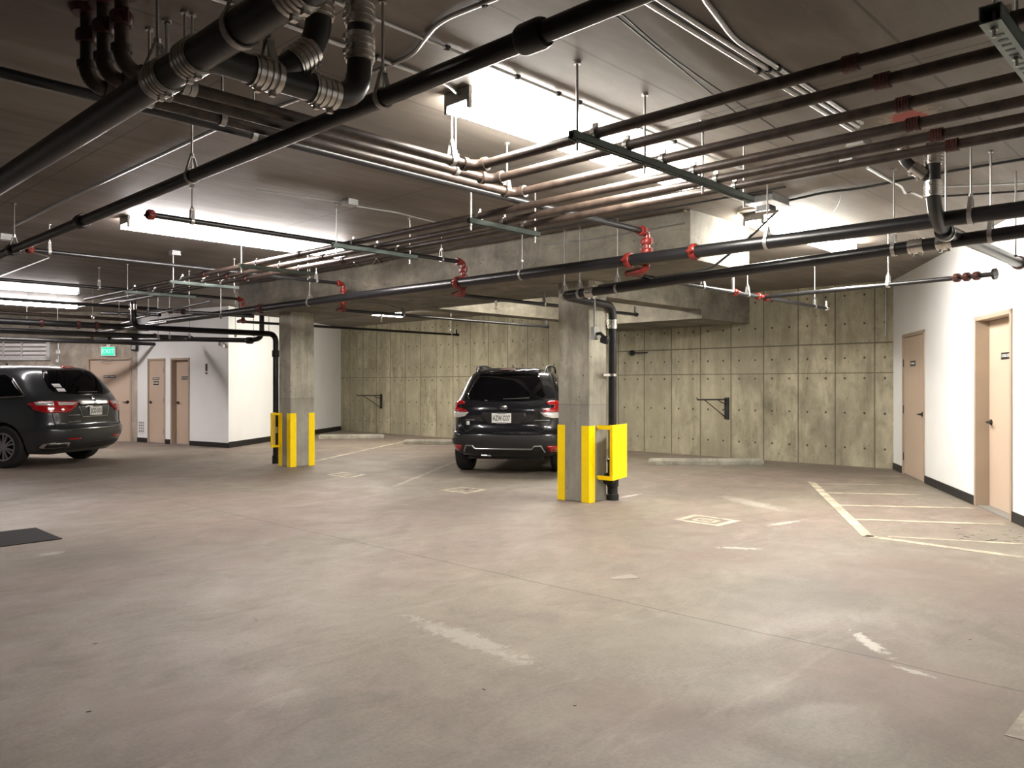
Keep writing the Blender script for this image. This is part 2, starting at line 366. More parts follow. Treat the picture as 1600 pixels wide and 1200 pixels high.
# ------------------------------------------------------------------ room shell
ZC = 3.15
A_ = Vector((13.9, 20.5)); B_ = Vector((13.9, 4.45)); R1 = Vector((-6.0, -7.08))
BX0 = Vector((7.66, 20.0)); BX1 = Vector((8.31, 16.6))
def cv(x, y): return Vector(c2w(x, y))
LW0 = BX0; LW1 = cv(-17, 19.45)
FL1 = cv(-15.5, -6)
outline = [R1, B_, A_, BX1, BX0, LW1, FL1]
def shell(name, z0, z1, mat):
    o = MB().prism([tuple(p) for p in outline_big], z0, z1).build(name, mat, kind='structure'); return o
outline_big = [R1+Vector((0, -.6)), B_+Vector((.6, -.4)), A_+Vector((.6, .6)), A_+Vector((-6.3, 1.0)), LW1+Vector((-.6, .6)), FL1+Vector((-.6, -.6))]
shell('floor', -.15, 0, M['floor']); shell('ceiling', ZC, ZC+.25, M['ceiling'])
def wall_frame(name, p0, p1, **k):
    d = (p1-p0); e = empty(name, (p0.x, p0.y, 0), math.atan2(d.y, d.x), **k); return e, d.length
def wall(name, p0, p1, mat, opens=(), th=.25, side=1, m0=0, m1=0):
    """x runs p0->p1, room on +y side*; wall body lies on the other side"""
    d = p1-p0; L = d.length; mb = MB(); y0, y1 = (0, -th*side)
    xs = 0
    for (a, b, zt) in sorted(opens):
        mb.b2(xs, a, y0, y1, 0, ZC); mb.b2(a, b, y0, y1, zt, ZC); xs = b
    if m1: mb.prism([(xs, y0), (L, y0), (L-m1, y1), (xs, y1)], 0, ZC)
    elif m0: mb.prism([(0, y0), (L, y0), (L, y1), (m0, y1)], 0, ZC)
    else: mb.b2(xs, L, y0, y1, 0, ZC)
    o = mb.build(name, mat, kind='structure'); o.location = (p0.x, p0.y, 0); o.rotation_euler = (0, 0, math.atan2(d.y, d.x)); return o
wall('wall_back', A_, B_, M['wall'], side=-1)           # x from the far left corner
def along(px, p0, p1):
    r = Vector(ray(px)); d = p1-p0; m = Matrix(((r.x, -d.x), (r.y, -d.y))); q = m.inverted() @ p0; return q[1]*d.length
d1a, d1b = along(1524, B_, R1), along(1582.5, B_, R1)
d2a, d2b = along(1411, B_, R1), along(1445.5, B_, R1)
wall('wall_right', B_, R1, M['paint'], [(d2a, d2b, 2.2), (d1a, d1b, 2.2)], side=-1)
d4a, d4b = along(231, BX0, BX1), along(258.5, BX0, BX1)
d3a, d3b = along(267, BX0, BX1), along(296.5, BX0, BX1)
wall('wall_storage_left', BX0, BX1, M['paint'], [(d4a, d4b, 2.03), (d3a, d3b, 2.03)], th=.2, side=-1, m1=.1)
wall('wall_storage_right', BX1, A_, M['paint'], th=.2, side=-1, m0=.1)
d5b, d5a = along(136, LW0, LW1), along(206, LW0, LW1)
wall('wall_left', LW0, LW1, M['wall_l'], [(d5a, d5b, 2.07)], th=.25, side=1)
wall('wall_far_left', LW1, FL1, M['paint'], side=1)
wall('wall_behind', FL1, R1, M['wall_l'], side=1)

def base(name, p0, p1, spans, side=-1, h=.11):
    d = p1-p0; mb = MB()
    for a, b in spans: mb.b2(a, b, 0, .012*side, 0, h)
    o = mb.build(name, M['basebd'], kind='structure'); o.location = (p0.x, p0.y, 0); o.rotation_euler = (0, 0, math.atan2(d.y, d.x)); return o
LR = (R1-B_).length
base('baseboard_right', B_, R1, [(0, d2a), (d2b, d1a), (d1b, LR)], -1)
base('baseboard_storage_left', BX0, BX1, [(0, d4a), (d4b, d3a), (d3b, (BX1-BX0).length)], -1)
base('baseboard_storage_right', BX1, A_, [(0, (A_-BX1).length)], -1, .13)

def door(name, p0, p1, a, b, H, side, recess, handle_at, sgn, txt=None, th=.25, hinges=None, closer=False, label=None, signs=None):
    """a door in the wall p0->p1 between a and b; room is at y*side"""
    d = p1-p0; e = empty(name, (p0.x, p0.y, 0), math.atan2(d.y, d.x), kind='structure')
    fw = .05; s = side
    def Y(v): return v*s
    mb = MB()
    for x0, x1 in ((a-.0, a+fw), (b-fw, b+.0)): mb.b2(x0, x1, Y(.018), Y(-th), 0, H)
    mb.b2(a, b, Y(.018), Y(-th), H-fw, H)
    mb.b2(a+fw, a+fw+.015, Y(-recess+.0), Y(-recess-.06), 0, H-fw); mb.b2(b-fw-.015, b-fw, Y(-recess), Y(-recess-.06), 0, H-fw)
    mb.build('door_frame', M['frame'], e, bevel=.004)
    lf = MB().b2(a+fw+.004, b-fw-.004, Y(-recess), Y(-recess-.045), .015, H-fw-.006).build('door_leaf', M['door'], e)
    MB().b2(a+fw, b-fw, Y(.0), Y(-th), 0, .012).build('threshold', M['grey'], e)
    hx = a+fw+.075 if handle_at == 'a' else b-fw-.075
    dr = 1 if handle_at == 'a' else -1
    y = -recess
    hm = MB().prof((hx, Y(y), .98), (0, s, 0), [(0, .034), (.012, .034), (.014, .015), (.045, .015), (.05, .012)], 16)
    hm.tube([(hx, Y(y+.048), .98), (hx+dr*.03, Y(y+.05), .98), (hx+dr*.115, Y(y+.045), .978)], [.013, .011, .009], 10)
    hm.build('door_handle', M['black'], lf, True, label='black lever handle')
    if hinges:
        xx = b-fw if handle_at == 'a' else a+fw
        for zz in (.28, 1.02, 1.75): MB().b2(xx-.016, xx+.008, Y(y+.012), Y(y-.01), zz-.06, zz+.06).build('hinge', M['black'], lf)
    for (xs, zs, w_, h_, tx) in (signs or []):
        sg = MB().b2(xs-w_/2, xs+w_/2, Y(y), Y(y+.006), zs-h_/2, zs+h_/2).build('door_sign', M['black'], lf, label='black sign plate with white capitals')
        # letters read from the room side
        rz = math.pi if s > 0 else 0
        text('lettering', tx, h_*.62, (xs, Y(y+.0075), zs), (math.pi/2, 0, rz), M['sticker'], sg, .0008)
        sg.children[0].scale = (w_*.9/max(.01, sg.children[0].dimensions.x), 1, 1)
    if closer:
        cx = a+(b-a)*.32
        c = MB().b2(cx-.16, cx+.16, Y(y), Y(y+.06), H-fw-.01, H-fw+.055).build('door_closer', M['grey'], e, bevel=.006)
        MB().tube([(cx+.1, Y(y+.05), H-.09), (cx+.3, Y(y+.2), H-.10), (cx+.42, Y(y+.03), H-.11)], .008, 8).build('closer_arm', M['grey'], c)
    return e
# near right door (recessed), far right door (flush), two storage doors, exit door
door('door_1', B_, R1, d1a, d1b, 2.2, -1, .13, 'a', 1, signs=[((d1a+d1b)/2+.02, 1.73, .30, .075, 'STORAGE LOCKER')])
door('door_2', B_, R1, d2a, d2b, 2.2, -1, .0, 'b', 1, hinges=True, signs=[((d2a+d2b)/2-.03, 1.73, .28, .075, 'STORAGE')])
door('door_3', BX0, BX1, d3a, d3b, 2.03, -1, .11, 'a', 1, th=.2, signs=[((d3a+d3b)/2+.03, 1.56, .26, .07, 'ELECTRICAL')])
door('door_4', BX0, BX1, d4a, d4b, 2.03, -1, .0, 'a', 1, th=.2, hinges=True, signs=[((d4a+d4b)/2-.02, 1.55, .26, .06, 'SPRINKLER'), ((d4a+d4b)/2-.02, 1.44, .2, .09, 'ROOM')])
door('door_5', LW0, LW1, d5a, d5b, 2.07, 1, .05, 'a', 1, closer=True, signs=[((d5a+d5b)/2+.02, 1.60, .3, .07, 'EXIT STAIR')])

# beams and columns (one cast frame: structure)
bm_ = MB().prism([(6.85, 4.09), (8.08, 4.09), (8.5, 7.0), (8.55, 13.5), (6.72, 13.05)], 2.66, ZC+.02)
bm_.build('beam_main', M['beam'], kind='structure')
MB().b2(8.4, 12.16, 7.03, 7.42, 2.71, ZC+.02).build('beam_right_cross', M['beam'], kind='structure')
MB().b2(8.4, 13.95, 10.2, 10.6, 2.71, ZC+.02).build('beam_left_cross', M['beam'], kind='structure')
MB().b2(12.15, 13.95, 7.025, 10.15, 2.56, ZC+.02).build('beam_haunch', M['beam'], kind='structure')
MB().prism([(7.42, 5.80), (7.42, 6.28), (7.77, 6.28), (7.77, 5.80)], 0, 2.67).build('column_near', M['column'], kind='structure', bevel=.012)
MB().prism([(7.12, 12.0), (7.12, 12.38), (7.585, 12.38), (7.585, 12.0)], 0, 2.67).build('column_far', M['column'], kind='structure', bevel=.012)

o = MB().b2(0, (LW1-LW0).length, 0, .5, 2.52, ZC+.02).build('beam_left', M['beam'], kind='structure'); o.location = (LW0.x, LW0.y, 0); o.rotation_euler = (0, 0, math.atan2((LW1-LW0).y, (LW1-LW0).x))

# ------------------------------------------------------------------ lamps
def lamp(u0, u1, v, label, lm='lens', z=ZC-.002):
    L = u1-u0; e = empty('strip_light', ((u0+u1)/2, v, z), label=label, cat='ceiling light', group='long fluorescent strip lights on the ceiling')
    MB().b2(-L/2, L/2, -.075, .075, -.05, 0).build('housing', M['white'], e, bevel=.004)
    n = 9; vs = []; fs = []
    for sx in (-L/2+.02, L/2-.02):
        for k in range(n):
            a = math.pi*k/(n-1); vs.append((sx, -.105*(1 if math.cos(a) > 0 else -1)*abs(math.cos(a))**.5, -.04-.085*math.sin(a)**.6))
    for k in range(n-1): fs.append((k, k+1, n+k+1, n+k))
    fs += [tuple(range(n)), tuple(range(2*n-1, n-1, -1)), (0, n, 2*n-1, n-1)]
    MB().add(vs, fs).build('lens', M[lm], e, smooth=True)
    for sx in (-L/2, L/2):
        c = MB().b2(sx-.012, sx+.012, -.108, .108, -.075, 0); c.b2(sx-.012, sx+.012, -.108, -.085, -.12, -.07).b2(sx-.012, sx+.012, .085, .108, -.12, -.07)
        c.build('end_cap', M['grey'], e, label='grey end cap')
    return e
lamp(3.14, 5.72, 3.43, 'long bright strip light above the front rack of pipes, nearest to the camera', 'lens_bright')
lamp(7.45, 9.95, 3.72, 'strip light to the right of the concrete beam, near the white wall with two doors', 'lens_hot')
lamp(3.13, 5.75, 8.5, 'strip light on the ceiling left of centre, beyond the long black pipe', 'lens_cool')
lamp(2.3, 4.86, 15.4, 'dim looking strip light at the left edge, the nearer of two there', 'lens_dim')
lamp(3.2, 5.75, 18.3, 'strip light at the left edge above the louvred window, farther of two there', 'lens_cool')
lamp(9.3, 11.9, 15.0, 'strip light behind the beam above the far left parking bay')
lamp(9.0, 11.5, 8.7, 'strip light hidden in the bay between the two cross beams')
for u, v, l in ():
    lamp(u-1.25, u+1.25, v, l)

# ------------------------------------------------------------------ pipes
def rings(mb, c, d, r, L, n=3, hgt=.006):
    for k in range(n):
        mb.ring(Vector(c)+Vector(d).normalized()*(-L/2+L*(k+.5)/n), d, r, r+hgt, L/n*.5)
def coupling(parent, c, d, r, kind, name=None):
    c, d = Vector(c), Vector(d).normalized()
    if kind == 'band':
        m = MB().prof(c, d, [(-.055, r+.002), (-.055, r+.007), (.055, r+.007), (.055, r+.002)]); rings(m, c, d, r+.007, .1, 4, .004)
        x, y, _ = frame_of(d); m.box(c+d*.03+y*(r+.015), (.02, .02, .02)).box(c-d*.03+y*(r+.015), (.02, .02, .02))
        return m.build(name or 'clamp_coupling', M['band'], parent, True, label='shiny steel band coupling')
    if kind == 'thread':
        m = MB().prof(c, d, [(-.034, r), (-.034, r+.007), (.034, r+.007), (.034, r)]); rings(m, c, d, r+.006, .068, 5, .003)
        return m.build(name or 'pipe_coupling', M['dark_red'], parent, True, label='rust red threaded coupling')
    if kind == 'black':
        m = MB().prof(c, d, [(-.06, r), (-.06, r+.012), (-.045, r+.018), (.045, r+.018), (.06, r+.012), (.06, r)])
        return m.build(name or 'pipe_coupling', M['black_iron'], parent, True)
    if kind in ('red', 'dred'):
        m = MB().prof(c, d, [(-.03, r), (-.03, r+.012), (-.018, r+.02), (.018, r+.02), (.03, r+.012), (.03, r)])
        x, y, _ = frame_of(d); q = x if abs(x.z) < .5 else y
        for s in (-1, 1):
            m.tube([c+q*s*(r+.03)-d*.03, c+q*s*(r+.03)+d*.03], .012, 8); m.box(c+q*s*(r+.018), (.03, .03, .035))
        return m.build(name or 'grooved_coupling', M['red' if kind == 'red' else 'dark_red'], parent, True, label='red grooved coupling with bolts')
    if kind == 'flange':
        return MB().prof(c, d, [(-.012, r), (-.012, r*2.3), (.012, r*2.3), (.012, r)]).build('flange', M['black_iron'], parent, True)
def pipe(name, label, pts, r, mat, R=.09, fit=(), elbows=None, cat='pipe', group=None, n=14):
    path, arcs = fillet(pts, R) if len(pts) > 2 else ([Vector(p) for p in pts], [])
    o = MB().tube(path, r, n).build(name, mat, None, True, label=label, cat=cat, group=group)
    if elbows:
        for a in arcs:
            m = MB().tube(a, r+.006, n)
            for c, d in ((a[0], a[1]-a[0]), (a[-1], a[-1]-a[-2])): m.prof(c, d, [(-.016, r), (-.016, r+.014), (.016, r+.014), (.016, r)])
            m.build('elbow', elbows, o, True)
    for (c, d, k) in fit: coupling(o, c, d, r, k)
    return o
def hanger(c, d, r, label, top=None, group='rod hangers under the ceiling', style='clevis'):
    c = Vector(c); top = ZC if top is None else top
    e = empty('pipe_hanger', (c.x, c.y, c.z), label=label, cat='pipe hanger', group=group)
    m = MB().ring((0, 0, 0), d, r+.002, r+.007, .03)
    if style == 'clevis':
        x = Vector((0, 0, 1)).cross(Vector(d)).normalized()
        for s in (-1, 1): m.bar(x*s*(r+.005), Vector((0, 0, r+.075))+x*s*.012, .03, .004, up=x)
        m.box((0, 0, r+.075), (.03, .03, .008))
    m.build('clevis_ring', M['rod'], e, True)
    MB().tube([(0, 0, r+.004), (0, 0, top-c.z)], .0065, 8).prof((0, 0, r+.09), (0, 0, 1), [(-.01, .013), (.01, .013)], 6).prof((0, 0, top-c.z-.012), (0, 0, 1), [(0, .02), (.012, .02)], 8).build('rod', M['rod'], e)
    return e
DX, DY, DZ = (1, 0, 0), (0, 1, 0), (0, 0, 1)
ZP = 2.80; rp = .029
def vend(u): return 4.45-(13.9-u)*.5794+.01   # where a pipe along y meets the right wall
PU = [3.46, 3.76, 4.14, 4.50, 4.79, 5.05]; QV = [3.62, 3.77, 3.92]
couX = [1330, 1379, 1412, 1427, 1464, 1488]
pos = ['top', 'second', 'third', 'fourth', 'fifth', 'lowest']
for i in range(3):
    u, v = PU[i], QV[i]; ur = ux((190, 162, 136)[i], v)
    pipe('water_pipe', f'brown black iron pipe bent above the rack, {("inner", "middle", "outer")[i]} of the three bent ones',
         [(ur, v, ZC), (ur, v, ZP), (u, v, ZP), (u, vend(u), ZP)], rp, M['brown_iron'], .09,
         [((u, vx(couX[i], u), ZP), DY, 'thread'), ((ur, v, 3.02), DZ, 'dred')], M['brown_iron'], group='long water pipes on the racks')
for i in (3, 4, 5):
    u = PU[i]
    o = pipe('water_pipe', f'straight brown iron pipe along the racks, {("upper", "middle", "lower")[i-3]} of the three straight ones',
             [(u, vend(u), ZP), (u, 13.9, ZP)], rp, M['brown_iron'], .09, [((u, vx(couX[i], u), ZP), DY, 'thread'), ((u, 7.4, ZP), DY, 'thread'), ((u, 9.6, ZP), DY, 'thread')], group='long water pipes on the racks')
def trapeze(v, u0, u1, pipes, rods, label, big=False):
    e = empty('trapeze_hanger', ((u0+u1)/2, v, 2.745), label=label, cat='pipe rack', group='channel racks carrying the water pipes')
    cx = (u0+u1)/2; h = .045 if not big else .06; hw = .021 if not big else .035; z1 = ZP-rp-2.745
    m = MB().b2(u0-cx, u1-cx, -hw, hw, z1-.004, z1).b2(u0-cx, u1-cx, -hw, -hw+.004, z1-h, z1).b2(u0-cx, u1-cx, hw-.004, hw, z1-h, z1)
    m.b2(u0-cx, u1-cx, -hw, -hw+.012, z1-h, z1-h+.004).b2(u0-cx, u1-cx, hw-.012, hw, z1-h, z1-h+.004)
    sl = MB()
    if big:
        k = u0+.14
        while k < u1-.05:
            sl.b2(k-cx-.010, k-cx+.010, -.016, .016, z1-h-.0055, z1-h-.001); k += .06
        m.b2(u0-cx, u1-cx, -hw, hw, z1-h-.004, z1-h)
    ch = m.build('channel', M['strut'], e)
    if big: sl.build('slots', M['black'], ch, label='row of dark slots', kind='stuff')
    for p in pipes:
        c = MB().ring((p-cx, 0, ZP-2.745), DY, rp+.001, rp+.006, .03); c.box((p-cx-.004, 0, ZP-2.745+rp+.014), (.008, .03, .028)).box((p-cx+.004, 0, ZP-2.745+rp+.014), (.008, .03, .028))
        c.build('pipe_clamp', M['band'], e, True)
    for rdu in rods:
        MB().tube([(rdu-cx, 0, z1-.1), (rdu-cx, 0, ZC-2.745)], .007, 8).prof((rdu-cx, 0, z1-h-.008), DZ, [(-.006, .014), (.006, .014)], 6).prof((rdu-cx, 0, ZC-2.745-.015), DZ, [(0, .02), (.015, .02)], 8).build('rod', M['rod'], e)
    return e
trapeze(.70, 3.2, 5.5, PU, [3.26, 3.62, 4.32, 5.4], 'slotted channel rack under the pipes at the upper right edge of the photo', True)
trapeze(2.66, 3.25, 5.30, PU, [3.3, 3.94, 4.61, 5.18], 'green grey channel rack crossing in front of the nearest strip light')
trapeze(4.66, 4.38, 5.24, PU[3:], [4.41, 5.19], 'short channel rack near the middle, second nearest rack')
trapeze(6.42, 4.26, 5.29, PU[3:], [4.3, 5.2], 'channel rack right of the left strip light, third nearest rack')
trapeze(8.3, 4.28, 5.22, PU[3:], [4.31, 5.16], 'channel rack beneath the far end of the left strip light')
trapeze(10.26, 4.34, 5.28, PU[3:], [4.38, 5.22], 'pale channel rack, second from the left end of the row')
trapeze(11.85, 4.36, 5.4, PU[3:], [4.4, 5.3], 'channel rack farthest left in the row of racks')
for i, pxs in enumerate(((706, 300), (712, 262), (792, 347))):
    for j, px in enumerate(pxs):
        v = QV[i]; hanger((ux(px, v), v, ZP), DX, rp, f'rod hanger on the {("inner", "middle", "outer")[i]} bent pipe, {("near its bend", "at its dark left part")[j]}')

# long black main crossing the upper left
uA, zA, rA = 2.17, 2.71, .04
pipe('sprinkler_main', 'long black pipe crossing the upper left from the top edge down to the left edge', [(uA, vend(uA), zA), (uA, 15, zA)], rA, M['black_iron'],
     fit=[((uA, vx(833, uA), zA), DY, 'black'), ((uA, vx(128, uA), zA), DY, 'black'), ((uA, vx(20, uA), zA), DY, 'black')])
for px, l in ((598, 'near the top centre'), (300, 'left of the left strip light'), (22, 'at the left picture edge')): hanger((uA, vx(px, uA), zA), DY, rA, 'rod hanger with clevis on the long black main pipe, '+l)
# big drain at the top left with its wye cluster
uT, zT, rT = 1.215, 2.55, .057
dT = pipe('drain_pipe', 'thick grey black drain pipe rising from the left edge to the top edge', [(uT, vend(uT), zT), (uT, 12, zT)], rT, M['drain_iron'],
          fit=[((uT, vx(257, uT), zT), DY, 'band'), ((uT, vx(303, uT), zT), DY, 'band'), ((uT, vx(468, uT), zT), DY, 'band')], n=20)
hanger((uT, vx(376, uT), zT), DY, rT+.002, 'rod and ring hanger on the thick drain pipe near the top edge')
hanger((uT, vx(246, uT), zT), DY, rT+.002, 'rod and ring hanger beside the steel band couplings of the thick drain')
vW = 2.63
def wy(px): return ux(px, vW)
u1, u2, u3 = wy(330), wy(470), wy(562)
zW = 2.55; rw = .05
o = pipe('drain_branch', 'black drain branch with steel bands joining the thick drain, ending in two risers', [(uT+.03, vW, zW), (u3, vW, zW-.0), (u3, vW, ZC)], rw, M['drain_iron'], .15,
         [((wy(414), vW, zW), DX, 'band'), ((wy(505), vW, zW), DX, 'band'), ((u3, vW, zW+.22), DZ, 'band'), ((u3, vW, zW+.36), DZ, 'band')], n=18)
q0 = Vector((wy(428), vW, zW)); q1 = Vector((wy(498), vW, zW+.17)); q2 = Vector((wy(498), vW, ZC))
pth, _ = fillet([q0, q1, q2], .12)
w_ = MB().tube(pth, rw, 18).build('wye_arm', M['drain_iron'], o, True)
dd = (q1-q0).normalized(); coupling(o, q0+dd*.155, dd, rw, 'band'); coupling(o, (q1.x, q1.y, q1.z+.16), DZ, rw, 'band')
hanger((wy(428)-.02, vW, zW), DX, rw, 'short rod hanger on the black drain branch beside its wye')
# red sleeves of the three risers at the upper left
for i, px in enumerate((190, 162, 136)):
    v = QV[i]; u = ux(px, v)
    m = MB().prof((u, v, ZC-.03), DZ, [(0, rp+.035), (.02, rp+.045), (.03, rp+.05)])
    tag(m.build('fire_stop_collar', M['dark_red'], None, True), f'dark red collar where the {("right", "middle", "left")[i]} riser enters the ceiling, upper left', 'collar')
    hanger((u+.28, v, ZP), DX, rp, f'rod hanger just right of the {("right", "middle", "left")[i]} riser at the upper left')

# sprinkler branch lines, each with a red drop under the beam
def head(parent, c):
    m = MB().prof(c, DZ, [(-.13, .012), (-.12, .022), (-.117, .003), (-.085, .006), (-.08, .014), (-.03, .018), (0, .018)], 12)
    return m.build('sprinkler_head', M['band'], parent, True, label='small pale sprinkler head')
def drop_line(label, va, za, u0, ud, vb, zb, u1, fits=(), r=.024, capL=False, heads=(), tail=True):
    o = pipe('sprinkler_branch', label, [(u0, va, za), (ud, va, za)], r, M['black_iron'], cat='sprinkler pipe', group='sprinkler branch pipes', fit=fits)
    # drop
    pth, _ = fillet([(ud-.02, va, za), (ud+.06, va, za), (ud+.06, va, zb), (ud+.14, vb, zb)], .06)
    dr = MB().tube(pth, r+.006, 14).build('drop_elbow', M['red'], o, True, label='red elbowed drop fitting')
    for k in range(3): coupling(dr, (ud+.06, va, za-.09-k*(za-zb-.17)/2), DZ, r, 'red')
    coupling(dr, (ud-.02, va, za), DX, r, 'red'); coupling(dr, (ud+.14, (va+vb)/2, zb), DX, r, 'red')
    if tail:
        MB().tube([(ud+.12, vb, zb), (u1, vb, zb)], r, 14).build('lower_run', M['black_iron'], o, True)
        for hx in heads: head(o, (hx, vb, zb))
        MB().tube([(u1-.03, vb, zb), (u1-.03, vb, zb+.12)], r*.8, 10).prof((u1, vb, zb), DX, [(-.03, r+.008), (.03, r+.008)]).build('end_tee', M['black_iron'], o, True)
    if capL: coupling(o, (u0+.03, va, za), DX, r, 'red')
    return o
zb = 2.50
drop_line('black sprinkler pipe crossing under the racks to a red drop right of the centre', 4.22, 2.86, -1.5, 6.22, 4.50, zb, 11.1, r=.027, tail=False)
drop_line('black sprinkler pipe in front of the left strip light, red fittings at both ends', 6.8, 2.85, 2.68, 6.25, 7.05, zb, 10.2, capL=True, heads=[ux(848, 7.05)-.9])
drop_line('sprinkler pipe with a red left end running to the red drop above the far column', 9.5, 2.85, 2.5, 6.42, 9.75, zb, 11.2, capL=True, heads=[ux(596, 9.75)])
drop_line('sprinkler pipe farther left with a red drop left of the far column', 12.48, 2.85, .5, 6.45, 12.8, zb, 11.7)
# hangers on the branches
for (u, v, z, l) in ((ux(300, 6.8), 6.8, 2.85, 'on the sprinkler pipe just right of its red end'), (ux(690, 6.8), 6.8, 2.85, 'on the sprinkler pipe near the middle red drop'), (ux(77, 9.5), 9.5, 2.85, 'on the left sprinkler pipe beside its red end'),
                     (ux(494, 9.5), 9.5, 2.85, 'on the sprinkler pipe just left of the red drop above the far column'), (ux(155, 12.48), 12.48, 2.85, 'on the far left sprinkler pipe'), (ux(399, 4.2), 4.22, 2.86, 'on the thin sprinkler pipe under the bent pipes'),
                     (ux(850, 7.05), 7.05, zb, 'under the beam beside the near column, left side'), (ux(630, 9.75), 9.75, zb, 'on the lower sprinkler pipe behind the beam, left'), (ux(705, 12.8), 12.8, zb, 'at the right end of the far white lit sprinkler pipe')):
    hanger((u, v, z), DX, .024, 'rod hanger '+l)
# pale lit sprinkler line at the right
vb = 4.5
TJ = ux(1192, vb)
o = pipe('sprinkler_branch', 'pale lit sprinkler pipe running right from its red tee to the concrete wall', [(6.4, vb, zb), (11.25, vb, zb)], .024, M['black_iron'], cat='sprinkler pipe', group='sprinkler branch pipes',
         fit=[((ux(1148, vb), vb, zb), DX, 'red'), ((TJ-.12, vb, zb), DX, 'red'), ((TJ+.1, vb, zb), DX, 'red')])
MB().tube([(ux(1145, vb), vb, zb), (ux(1145, vb), vb, zb+.24)], .02, 10).build('riser_nipple', M['band'], o, True)
MB().tube([(11.22, vb, zb-.03), (11.22, vb, zb+.1)], .022, 10).prof((11.25, vb, zb), DX, [(-.03, .034), (.03, .034)]).build('end_tee', M['band'], o, True)
e1 = PD(1556, 428, 7.62)
pB = Vector((TJ, vb, zb)); 
o = pipe('sprinkler_branch', 'sprinkler pipe before the white wall with dark red fittings and a round end', [pB, e1], .024, M['black_iron'], cat='sprinkler pipe', group='sprinkler branch pipes')
dd = (e1-pB).normalized(); L_ = (e1-pB).length
for k in (.865, .90, .935): coupling(o, pB+dd*L_*k, dd, .024, 'dred')
coupling(o, e1-dd*.01, dd, .024, 'flange')
for t_, l in ((.60, 'at the wall corner'),): hanger(pB+dd*L_*t_, dd, .024, 'long rod hanger on the sprinkler pipe before the white wall, '+l)
hanger((ux(1168, vb), vb, zb), DX, .024, 'rod hanger between two red couplings of the pale sprinkler pipe')
hanger((ux(1273, vb), vb, zb), DX, .024, 'rod hanger on the pale sprinkler pipe near its end at the concrete wall')
hanger((ux(1098, vb), vb, zb), DX, .024, 'small hanger on the pale sprinkler pipe right of the near column')

# black mains in front of the beam
u, z = 6.22, 2.6
pipe('sprinkler_main', 'thick black main pipe in front of the concrete beam with red couplings', [(u, vend(u), z), (u, 15.6, z)], .056, M['black_iron'], n=20,
     fit=[((u, vx(1085, u), z), DY, 'red'), ((u, vx(983, u), z), DY, 'red'), ((u, vx(716, u), z), DY, 'red'), ((u, vx(408, u), z), DY, 'dred')])
for px, l in ((816, 'left of the near column'), (484, 'above the far column'), (1199, 'right of the beam corner'), (1517, 'near the right picture edge')): hanger((u, vx(px, u), z), DY, .056, 'rod hanger on the thick main in front of the beam, '+l)
def m2(px):
    f = (px-875)/725; uu = 6.74-.06*f; return Vector((uu, vx(px, uu), zat(463-102*f, uu, vx(px, uu))))
zc1 = P(957, 781)
colv = Vector((zc1.x, zc1.y, 0)); E0 = m2(880); E1 = Vector((colv.x, colv.y, E0.z-.03))
EA = m2(1640)
def m2(px, A=EA, B=m2(880)):
    lo, hi = 0.0, 1.0
    for _ in range(40):
        mid = (lo+hi)/2; p = A+(B-A)*mid; D = p.x*C_+p.y*S_; q = 800+F*(p.x*S_-p.y*C_)/D
        if q > px: lo = mid
        else: hi = mid
    return A+(B-A)*lo
pts = [m2(1640), E0, E1, (colv.x, colv.y, .45)]
o = pipe('drain_pipe', 'black drain pipe from the right edge to the near column, turning down beside it', pts, .05, M['black_iron'], .13, n=18,
         fit=[(m2(923), E0-EA, 'band'), (m2(1432), E0-EA, 'band'), (m2(1476), E0-EA, 'band'), ((colv.x, colv.y, E1.z-.22), DZ, 'band')])
t = MB().prof((colv.x, colv.y, 0), DZ, [(0, .078), (.07, .078), (.08, .064), (.16, .064), (.17, .074), (.27, .074), (.28, .06), (.46, .06), (.47, .066), (.5, .066), (.51, .05)])
dl = Vector(c2w(-.5, -.8)).normalized(); t.prof((colv.x, colv.y, .24), (dl.x, dl.y, .25), [(0, .062), (.10, .064), (.105, .076), (.13, .076), (.131, .045), (.15, .045)])
t.build('cleanout_tee', M['black_iron'], o, True)
MB().ring((colv.x, colv.y, 1.53), DZ, .05, .056, .03).b2(colv.x-.2, colv.x-.03, colv.y-.015, colv.y+.015, 1.515, 1.545).build('wall_strap', M['band'], o)
for px, l in ((882, 'at its left end'), (906, 'second from its left end'), (965, 'third from its left end'), (1397, 'left of its two band couplings'), (1548, 'near the right picture edge')): hanger(m2(px), E0-EA, .05, 'rod hanger on the lower drain pipe, '+l)

# wye stack at the right with the grey pipe crossing the mains
vS = 1.68
s0 = PD(1455, 200, 6.0)
uS = ux(1458, 1.66); k0 = Vector((uS, 1.66, ZC)); zS = zat(342, uS+.02, 1.66)
q3 = Vector((uS+.06, 1.68, zS)); q4 = Vector((9.05, 1.72, zat(414, 9.2, 1.72)))
o = pipe('drain_stack', 'brown black drain dropping from the red ringed ceiling hole and turning right', [k0, (uS, 1.66, zS+.12), q3+Vector((.16, 0, -.03)), q4], .048, M['drain_iron'], .16, n=18,
         fit=[((uS, 1.66, zat(245, uS, 1.66)), DZ, 'band'), ((uS, 1.66, zat(295, uS, 1.66)), DZ, 'band')])
pa = PD(1411, 205, uS*C_+1.66*S_+.05); pa.z = ZC
pb2 = Vector((pa.x, pa.y, zat(250, pa.x, pa.y))); pc = Vector((uS, 1.66, zat(283, uS, 1.66)))
pth, _ = fillet([pa, pb2, pc], .06); MB().tube(pth, .036, 16).build('wye_arm', M['drain_iron'], o, True)
dd = (pc-pb2).normalized(); coupling(o, pb2+dd*.13, dd, .036, 'band'); coupling(o, pb2+Vector((0, 0, .06)), DZ, .036, 'band')
